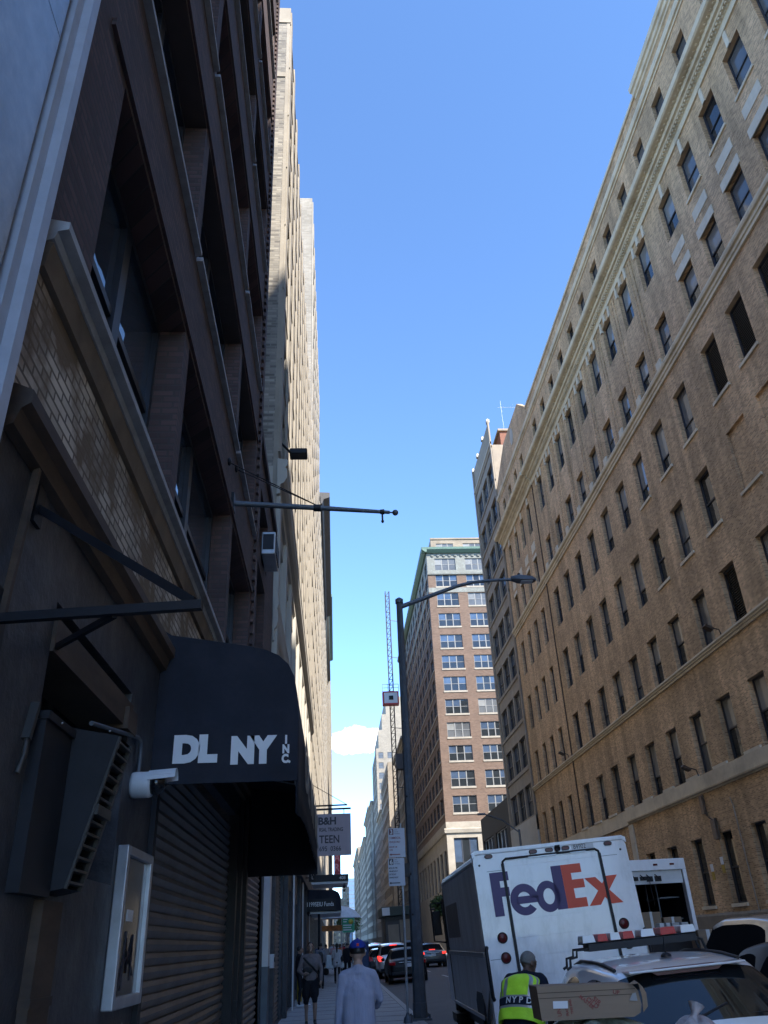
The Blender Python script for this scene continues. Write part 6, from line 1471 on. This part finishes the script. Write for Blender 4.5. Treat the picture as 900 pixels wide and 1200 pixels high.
jeans = cloth('dark trousers cloth', (.03, .032, .042)); black_c = cloth('black clothing', (.014, .015, .02)); shoe = plain('dark shoe', (.03, .03, .032), .5)
hoodie = cloth('brown grey hoodie cloth', (.17, .14, .14)); shorts = cloth('black shorts cloth', (.014, .014, .018)); white_c = cloth('white top cloth', (.5, .5, .52)); grey_c = cloth('grey cloth', (.2, .2, .22)); pink_c = cloth('pink cloth', (.5, .3, .3)); blue_c = cloth('blue cloth', (.08, .12, .25))
hair_d = plain('dark hair', (.015, .012, .011), .5, var=.3, scale=40); hair_g = plain('grey cropped hair', (.16, .155, .15), .8, var=.25, scale=60)
# man in the blue cap, seen from behind
J = {'elr': (.235, .02, 1.15), 'wrr': (.20, .22, 1.07), 'har': (.16, .29, 1.08), 'ell': (-.215, -.03, 1.12), 'wrl': (-.235, .03, .86), 'hal': (-.23, .055, .78), 'shl': (-.155, -.01, 1.385), 'shr': (.155, -.01, 1.385), 'neck1': (0, .01, 1.50), 'head': (0, .025, 1.60), 'knl': (-.1, .12, .52), 'anl': (-.1, .12, .10), 'tol': (-.11, .28, .04), 'hel': (-.1, .07, .04), 'anr': (.1, -.2, .13), 'tor': (.11, -.05, .04), 'her': (.1, -.26, .09), 'knr': (.1, -.03, .5)}
ex = [((-.075, -.02, 1.2), (-.08, -.02, .80), .10, .105, 0), ((.075, -.02, 1.2), (.08, -.02, .80), .10, .105, 0), ((0, -.025, 1.25), (0, -.02, .80), .11, .115, 0)]
body, P, HP, Rh = person('person in pale blue grey long sleeved shirt and royal blue cap, walking away', (.22, 9.6, 0), 0, [shirt, jeans, T['skin_fair'], shoe], J, .955, .012, fingers=True, extra=ex, hair='short', hair_mat=hair_d, bulk=.90)
b = MB(); vs = []; n_ = 24
for i in range(9):
    for k in range(n_):
        a = 2*math.pi*k/n_; tt = 1.42*i/8; vs.append(HP((.099*math.sin(tt)*math.cos(a), -.004+.115*math.sin(tt)*math.sin(a), .03+.105*math.cos(tt))))
b.add(vs, [(i*n_+k, (i+1)*n_+k, (i+1)*n_+(k+1) % n_, i*n_+(k+1) % n_) for i in range(8) for k in range(n_)], 0, True)
cap = b.build('cap', cloth('royal blue cap cloth', (.025, .045, .26)), body); so_ = cap.modifiers.new('s', 'SOLIDIFY'); so_.thickness = .006
b = MB(); b.add([HP((.085*math.cos(R(20+14*k)), .10*math.sin(R(20+14*k)), .045)) for k in range(11)]+[HP((.08*math.cos(R(20+14*k)), .10+.075*math.sin(R(20+14*k)), .03)) for k in range(11)], [(k, k+1, 12+k, 11+k) for k in range(10)]); q = b.build('brim', bpy.data.materials['royal blue cap cloth'], cap); so_ = q.modifiers.new('s', 'SOLIDIFY'); so_.thickness = .006
b = MB(); b.lathe([(.010, .0), (.010, .008), (0, .01)], HP((0, -.002, .134)), 10); b.build('button', bpy.data.materials['royal blue cap cloth'], cap)
b = MB(); Mx = Matrix.Translation(HP((0, -.112, .075))) @ Rh.to_4x4() @ Matrix.Rotation(.35, 4, 'X'); b.box(-.012, .012, -.004, .004, -.014, .014, 0, Mx); b.build('emblem', T['letter_orange'], cap)
# man in shorts walking towards the viewer
J = {'ell': (-.25, .03, 1.15), 'wrl': (-.25, .13, .93), 'hal': (-.24, .17, .85), 'elr': (.28, .02, 1.14), 'wrr': (.16, .2, 1.06), 'har': (.10, .24, 1.08), 'knl': (-.10, .15, .53), 'anl': (-.11, .10, .14), 'hel': (-.11, .05, .10), 'tol': (-.12, .25, .05), 'knr': (.10, .02, .5), 'anr': (.10, -.10, .10), 'her': (.1, -.15, .04), 'tor': (.11, .06, .035)}
body, P, HP, Rh = person('person in brown grey hoodie and black shorts with crossbody strap, walking nearer', (-.62, 21.6, 0), math.pi, [hoodie, shorts, T['skin_tan'], shoe], J, .985, .014, trousers=False, hair='short', hair_mat=hair_d, bulk=1.12, head_tilt=-.25, fingers=True)
b = MB(); b.tube([(.16, .05, 1.38), (.08, .145, 1.30), (-.06, .15, 1.18), (-.17, .10, 1.06), (-.18, -.05, 1.04)], .022, 8); b.ell((.07, .19, 1.12), (.12, .045, .07), 12, 8); b.build('crossbody_bag', T['rubber'], body)
# person leaning by the bollards
J = {'ell': (-.22, .1, 1.15), 'wrl': (-.12, .25, 1.1), 'hal': (-.08, .3, 1.14), 'elr': (.22, .1, 1.15), 'wrr': (.12, .25, 1.08), 'har': (.06, .3, 1.12), 'anl': (-.1, .22, .09), 'tol': (-.11, .38, .035), 'hel': (-.1, .17, .04), 'knl': (-.1, .2, .5)}
person('person all in black leaning at the wall beside yellow bollards', (-1.18, 28.6, 0), -1.35, [black_c, black_c, T['skin_tan'], T['off_white']], J, .95, .018, hair='short', hair_mat=hair_d, head_tilt=-.3)
# woman in white top
J = {'anl': (-.09, .12, .1), 'tol': (-.1, .28, .04), 'hel': (-.09, .07, .04), 'knl': (-.09, .1, .51), 'anr': (.09, -.16, .12), 'tor': (.1, -.02, .04), 'her': (.09, -.22, .08)}
body, P, HP, Rh = person('person in white top and black trousers with long dark hair, walking away', (.0, 44.5, 0), 0, [white_c, black_c, T['skin_dark'], shoe], J, .98, .02, long_sleeve=False, hair='long', hair_mat=hair_d, extra=[((-.1, 0, .98), (-.1, 0, .82), .11, .125, 0), ((.1, 0, .98), (.1, 0, .82), .11, .125, 0)])
b = MB(); b.ell((.24, 0, 1.05), (.07, .12, .16), 10, 8); b.tube([(.2, 0, 1.2), (.16, 0, 1.42)], .014, 5); b.build('shoulder_bag', T['rubber'], body)
person('person in grey blue jacket with dark backpack half hidden behind the hoodie', (-.72, 40, 0), 0, [grey_c, black_c, T['skin_fair'], shoe], None, 1.0, .022, hair='short', hair_mat=hair_d, extra=[((.02, -.17, 1.3), (.02, -.17, 1.05), .1, .11, 3)])
for i, (x, y, mt_, lab, fx) in enumerate(((-.75, 62, [white_c, jeans], 'far person in white shirt under the black canopy', 0), (-.25, 70, [pink_c, jeans], 'far person in pink beside the food cart', 3.1), (.35, 84, [blue_c, black_c], 'far person in blue approaching the crossing', 0), (-.9, 78, [grey_c, jeans], 'far person in grey near the shop wall', 3.1), (.0, 96, [white_c, grey_c], 'far person in white and grey at the bright crossing', 3.1), (-.55, 104, [pink_c, black_c], 'far person in pink and black at the bright crossing', 0), (.8, 100, [black_c, jeans], 'far person in black next to street tree', 0), (1.1, 66, [white_c, jeans], 'far person in white leaning toward the vendor cart', 1.2))):
    person(lab, (x, y, 0), fx, [mt_[0], mt_[1], rng.choice([T['skin_fair'], T['skin_tan'], T['skin_dark']]), shoe], J if i % 2 else None, rng.uniform(.97, 1.05), .03, hair='short', hair_mat=hair_d)
for i, (x, y, mt_, lab, fx) in enumerate(((-1.0, 52, [blue_c, jeans], 'far person in blue by the black canopy post', 0), (.55, 49, [black_c, black_c], 'far person all in black just left of the blue box', 0), (.2, 64, [cloth('orange cloth', (.5, .18, .06)), jeans], 'far person in orange beside the cart', 3.1), (-.5, 90, [white_c, black_c], 'far person in white and black down the pavement', 0), (.5, 76, [cloth('red cloth', (.35, .04, .05)), black_c], 'far person in red behind the cart', 3.1), (1.2, 92, [grey_c, black_c], 'far person in grey close to the kerb', 0), (-.2, 116, [white_c, jeans], 'furthest person in white in the sunlight', 0), (.9, 122, [blue_c, grey_c], 'furthest person in blue in the sunlight', 3.1))):
    person(lab, (x, y, 0), fx, [mt_[0], mt_[1], rng.choice([T['skin_fair'], T['skin_tan'], T['skin_dark']]), shoe], None if i % 2 else None, rng.uniform(.97, 1.05), .03, hair='short', hair_mat=hair_d)
# officer in the yellow vest
navy = cloth('navy uniform cloth', (.012, .016, .032))
J = {'elr': (.27, .12, 1.17), 'wrr': (.2, .33, 1.08), 'har': (.17, .40, 1.07), 'ell': (-.27, .1, 1.16), 'wrl': (-.22, .3, 1.06), 'hal': (-.2, .37, 1.04)}
OFFROT = -.62
body, P, HP, Rh = person('person with cropped grey hair in neon yellow police vest at the patrol car', (1.87, 9.5, 0), OFFROT, [navy, navy, T['skin_dark'], shoe], J, .96, .012, lean=.52, crouch=.10, hair='bald', hair_mat=hair_g, bulk=1.34, head_turn=-.55, head_tilt=.05, fingers=True)
neon = plain('neon yellow vest', (.55, .95, .04), .7, var=.06, scale=14, bump=.3); refl = plain('grey reflective tape', (.34, .36, .37), .4, metal=.3, var=.08)
b = MB(); nr, nc = 60, 96; c0 = P['pelvis']; cn = P['neck0']; ax = (cn-c0); vs = []; fi = []
mi_ = []
xax = (P['shr']-P['shl']).normalized(); up = ax.normalized(); yax = up.cross(xax)*1
for i in range(nr+1):
    u = i/nr; h = -.06+u*1.06
    w_ = .228+.03*u if u < .8 else .252*(1-((u-.8)/.2)**2*.55); d_ = .178-.01*u if u < .75 else .170*(1-((u-.75)/.25)**2*.45)
    cc = c0+ax*h
    for k in range(nc):
        a = 2*math.pi*k/nc; ca, sa = math.cos(a), math.sin(a); e = .75
        px_ = w_*math.copysign(abs(ca)**e, ca); py_ = d_*math.copysign(abs(sa)**e, sa)
        wr_ = 1+.012*math.sin(9*a+14*u)+.008*math.sin(23*u+3*a)
        vs.append(cc+xax*px_*wr_+yax*(py_*wr_-.005))
L_ = ax.length*1.06
for i in range(nr):
    for k in range(nc):
        u = (i+.5)/nr; a = 2*math.pi*(k+.5)/nc; x = .235*math.cos(a); hz = u*L_
        m_ = 0
        if .115 < hz < .235: m_ = 2
        if .115 < hz < .137 or .213 < hz < .235: m_ = 1
        if hz >= .235 and .095 < abs(x) < .135 : m_ = 1
        if hz >= .235 and .165 < abs(x) < .188 : m_ = 1
        arm = abs(x) > .196 and u > .62
        if arm: continue
        fi.append((i*nc+k, i*nc+(k+1) % nc, (i+1)*nc+(k+1) % nc, (i+1)*nc+k)); mi_.append(m_)
b.add(vs, fi, 0, True); b.m = mi_
vest = b.build('vest', [neon, refl, navy], body); so_ = vest.modifiers.new('s', 'SOLIDIFY'); so_.thickness = .006
# back lettering, wrapped just outside the back of the vest
hc = c0+ax*(-.06+1.06*(.152/L_))
for i, ch in enumerate('NYPD'):
    u_ = (-.112+i*.075); a = math.asin(max(-1, min(1, u_/.25))); 
    yoff = -(.184*(abs(math.cos(a))**.75))
    pos = hc+xax*u_+yax*(yoff-.006); tang = (xax*math.cos(a*.55)+yax*math.sin(a*.55)).normalized()
    text('lettering', ch, .082, T['letter_white'], vest, frame_M(pos, tang, up), .001, .002)

# ================================================================ carton and rubbish by the kerb
t = thing('carton', 'long flattened brown carton with red print lying on rubbish bags', 'carton', (1.37, 5.05, 1.205)); t.scale = (1, 1, .87)
cw, cz = .30, .098
b = MB()
pl = [(-.29, 0), (.21, 0), (.25, .02), (.265, .06), (.265, .13), (.235, .175), (-.29, .182)]
b.prism(pl, -.10, .10, lambda a, c, s: (a, s+(c-.09)*.25, c)); b.build('body', T['carton'], t, bevel=.006)
b = MB(); b.add([(.205, -.118, .17), (.265, -.115, .175), (.30, -.11, .12), (.295, -.115, .05), (.265, -.12, .02), (.27, -.122, .1), (.255, -.08, .19), (.305, -.05, .15)], [(0, 1, 6), (1, 2, 7, 6), (2, 3, 5, 1), (3, 4, 5)]); q = b.build('torn_flap', T['carton'], t); so_ = q.modifiers.new('s', 'SOLIDIFY'); so_.thickness = .004
b = MB(); 
for z in (.115, .143): b.add([(-.29, -.1235+(z-.09)*.25+.021, z), (.25, -.1235+(z-.09)*.25+.021, z), (.25, -.1235+(z-.09)*.25+.0215, z+.003), (-.29, -.1235+(z-.09)*.25+.0215, z+.003)], [(0, 1, 2, 3)])
b.build('fold_crease', T['rust_metal'], t)
def cart(nm, s, size, x, z, m_, rot=0., xs=1.):
    y = -.103+(z-.09)*.25
    M_ = frame_M((x, y, z), (math.cos(rot), math.sin(rot)*.24, math.sin(rot)), (-math.sin(rot), math.cos(rot)*.24, math.cos(rot))); text(nm, s, size, m_, t, M_, .0008, .0004, xs=xs)
cart('print', 'SIR', .036, .0, .10, T['letter_red'], -.8); cart('print', 'OLD', .036, -.035, .10, T['letter_red'], -.8); cart('print', 'MASTER', .026, -.07, .115, T['letter_red'], -.8); cart('print', 'FRAGILE', .02, -.14, .02, T['letter_red'], 1.5708, .9); cart('print', 'UN 7', .03, -.18, .02, T['letter_red'], 1.5708); cart('print', 'THIS END', .018, -.115, .03, T['letter_red'], 1.5708); cart('print', 'UP', .03, .12, .125, T['letter_red'], -.2)
b = MB(); b.add([(-.22, -.1255+.012, .062), (-.14, -.1255+.012, .06), (-.135, -.1165+.012, .098), (-.215, -.1165+.012, .1)], [(0, 1, 2, 3)]); b.build('white_label', T['off_white'], t)
b = MB(); b.add([(.20, -.109, .085), (.245, -.110, .08), (.245, -.103, .125), (.225, -.103, .12)], [(0, 1, 2, 3)]); b.build('tape_patch', T['grey_stone'], t)
def bag(lab, x, y, z, r, h, m_, seed):
    rr = random.Random(seed); b = MB(); n_, m2 = 28, 18; vs = []; ph = [rr.uniform(0, 6.28) for _ in range(8)]
    for i in range(m2+1):
        tt = math.pi*i/m2
        for k in range(n_):
            a = 2*math.pi*k/n_; w_ = 1+.09*math.sin(3*a+ph[0]+2*tt)+.06*math.sin(7*a+ph[1]+3*tt)+.04*math.sin(11*a+ph[2]-5*tt)+.03*math.sin(17*a+9*tt+ph[3])
            zz = h*.5*(1+math.cos(tt)*(1+.06*math.sin(5*a+ph[4])))
            vs.append((r*w_*math.sin(tt)**.75*math.cos(a), r*w_*math.sin(tt)**.75*math.sin(a), max(0, zz)))
    b.add(vs, [(i*n_+k, (i+1)*n_+k, (i+1)*n_+(k+1) % n_, i*n_+(k+1) % n_) for i in range(m2) for k in range(n_)], 0, True)
    t_ = thing('rubbish_bag', lab, 'rubbish bag', (x, y, z)); b.build('sack', m_, t_)
    b = MB(); b.tube([(0, 0, h*.96), (.01, 0, h+.02), (.03, .01, h+.06)], [.04, .018, .045], 9); b.build('knot', m_, t_)
    return t_
clear = plain('milky plastic bag', (.42, .41, .44), .3, var=.35, scale=14, bump=.8, dirt=(.40, .26, .25), dscale=9); blackbag = plain('black plastic bag', (.02, .02, .022), .25, var=.3, bump=.6, scale=12)
greenbag = plain('clear bag of mixed rubbish', (.30, .34, .28), .35, var=.7, scale=16, bump=.8)
bag('black rubbish bag at the bottom of the kerb pile', 1.25, 5.2, 0, .42, .68, blackbag, 1)
bag('black rubbish bag under the pale one at the pile edge', 1.8, 5.15, -.1, .42, .75, blackbag, 2)
bag('mixed clear bag of green and white rubbish under the carton', 1.38, 5.1, .58, .40, .615, greenbag, 3)
bag('milky plastic bag with pinkish contents right of the carton', 1.93, 5.0, .62, .175, .56, clear, 4)
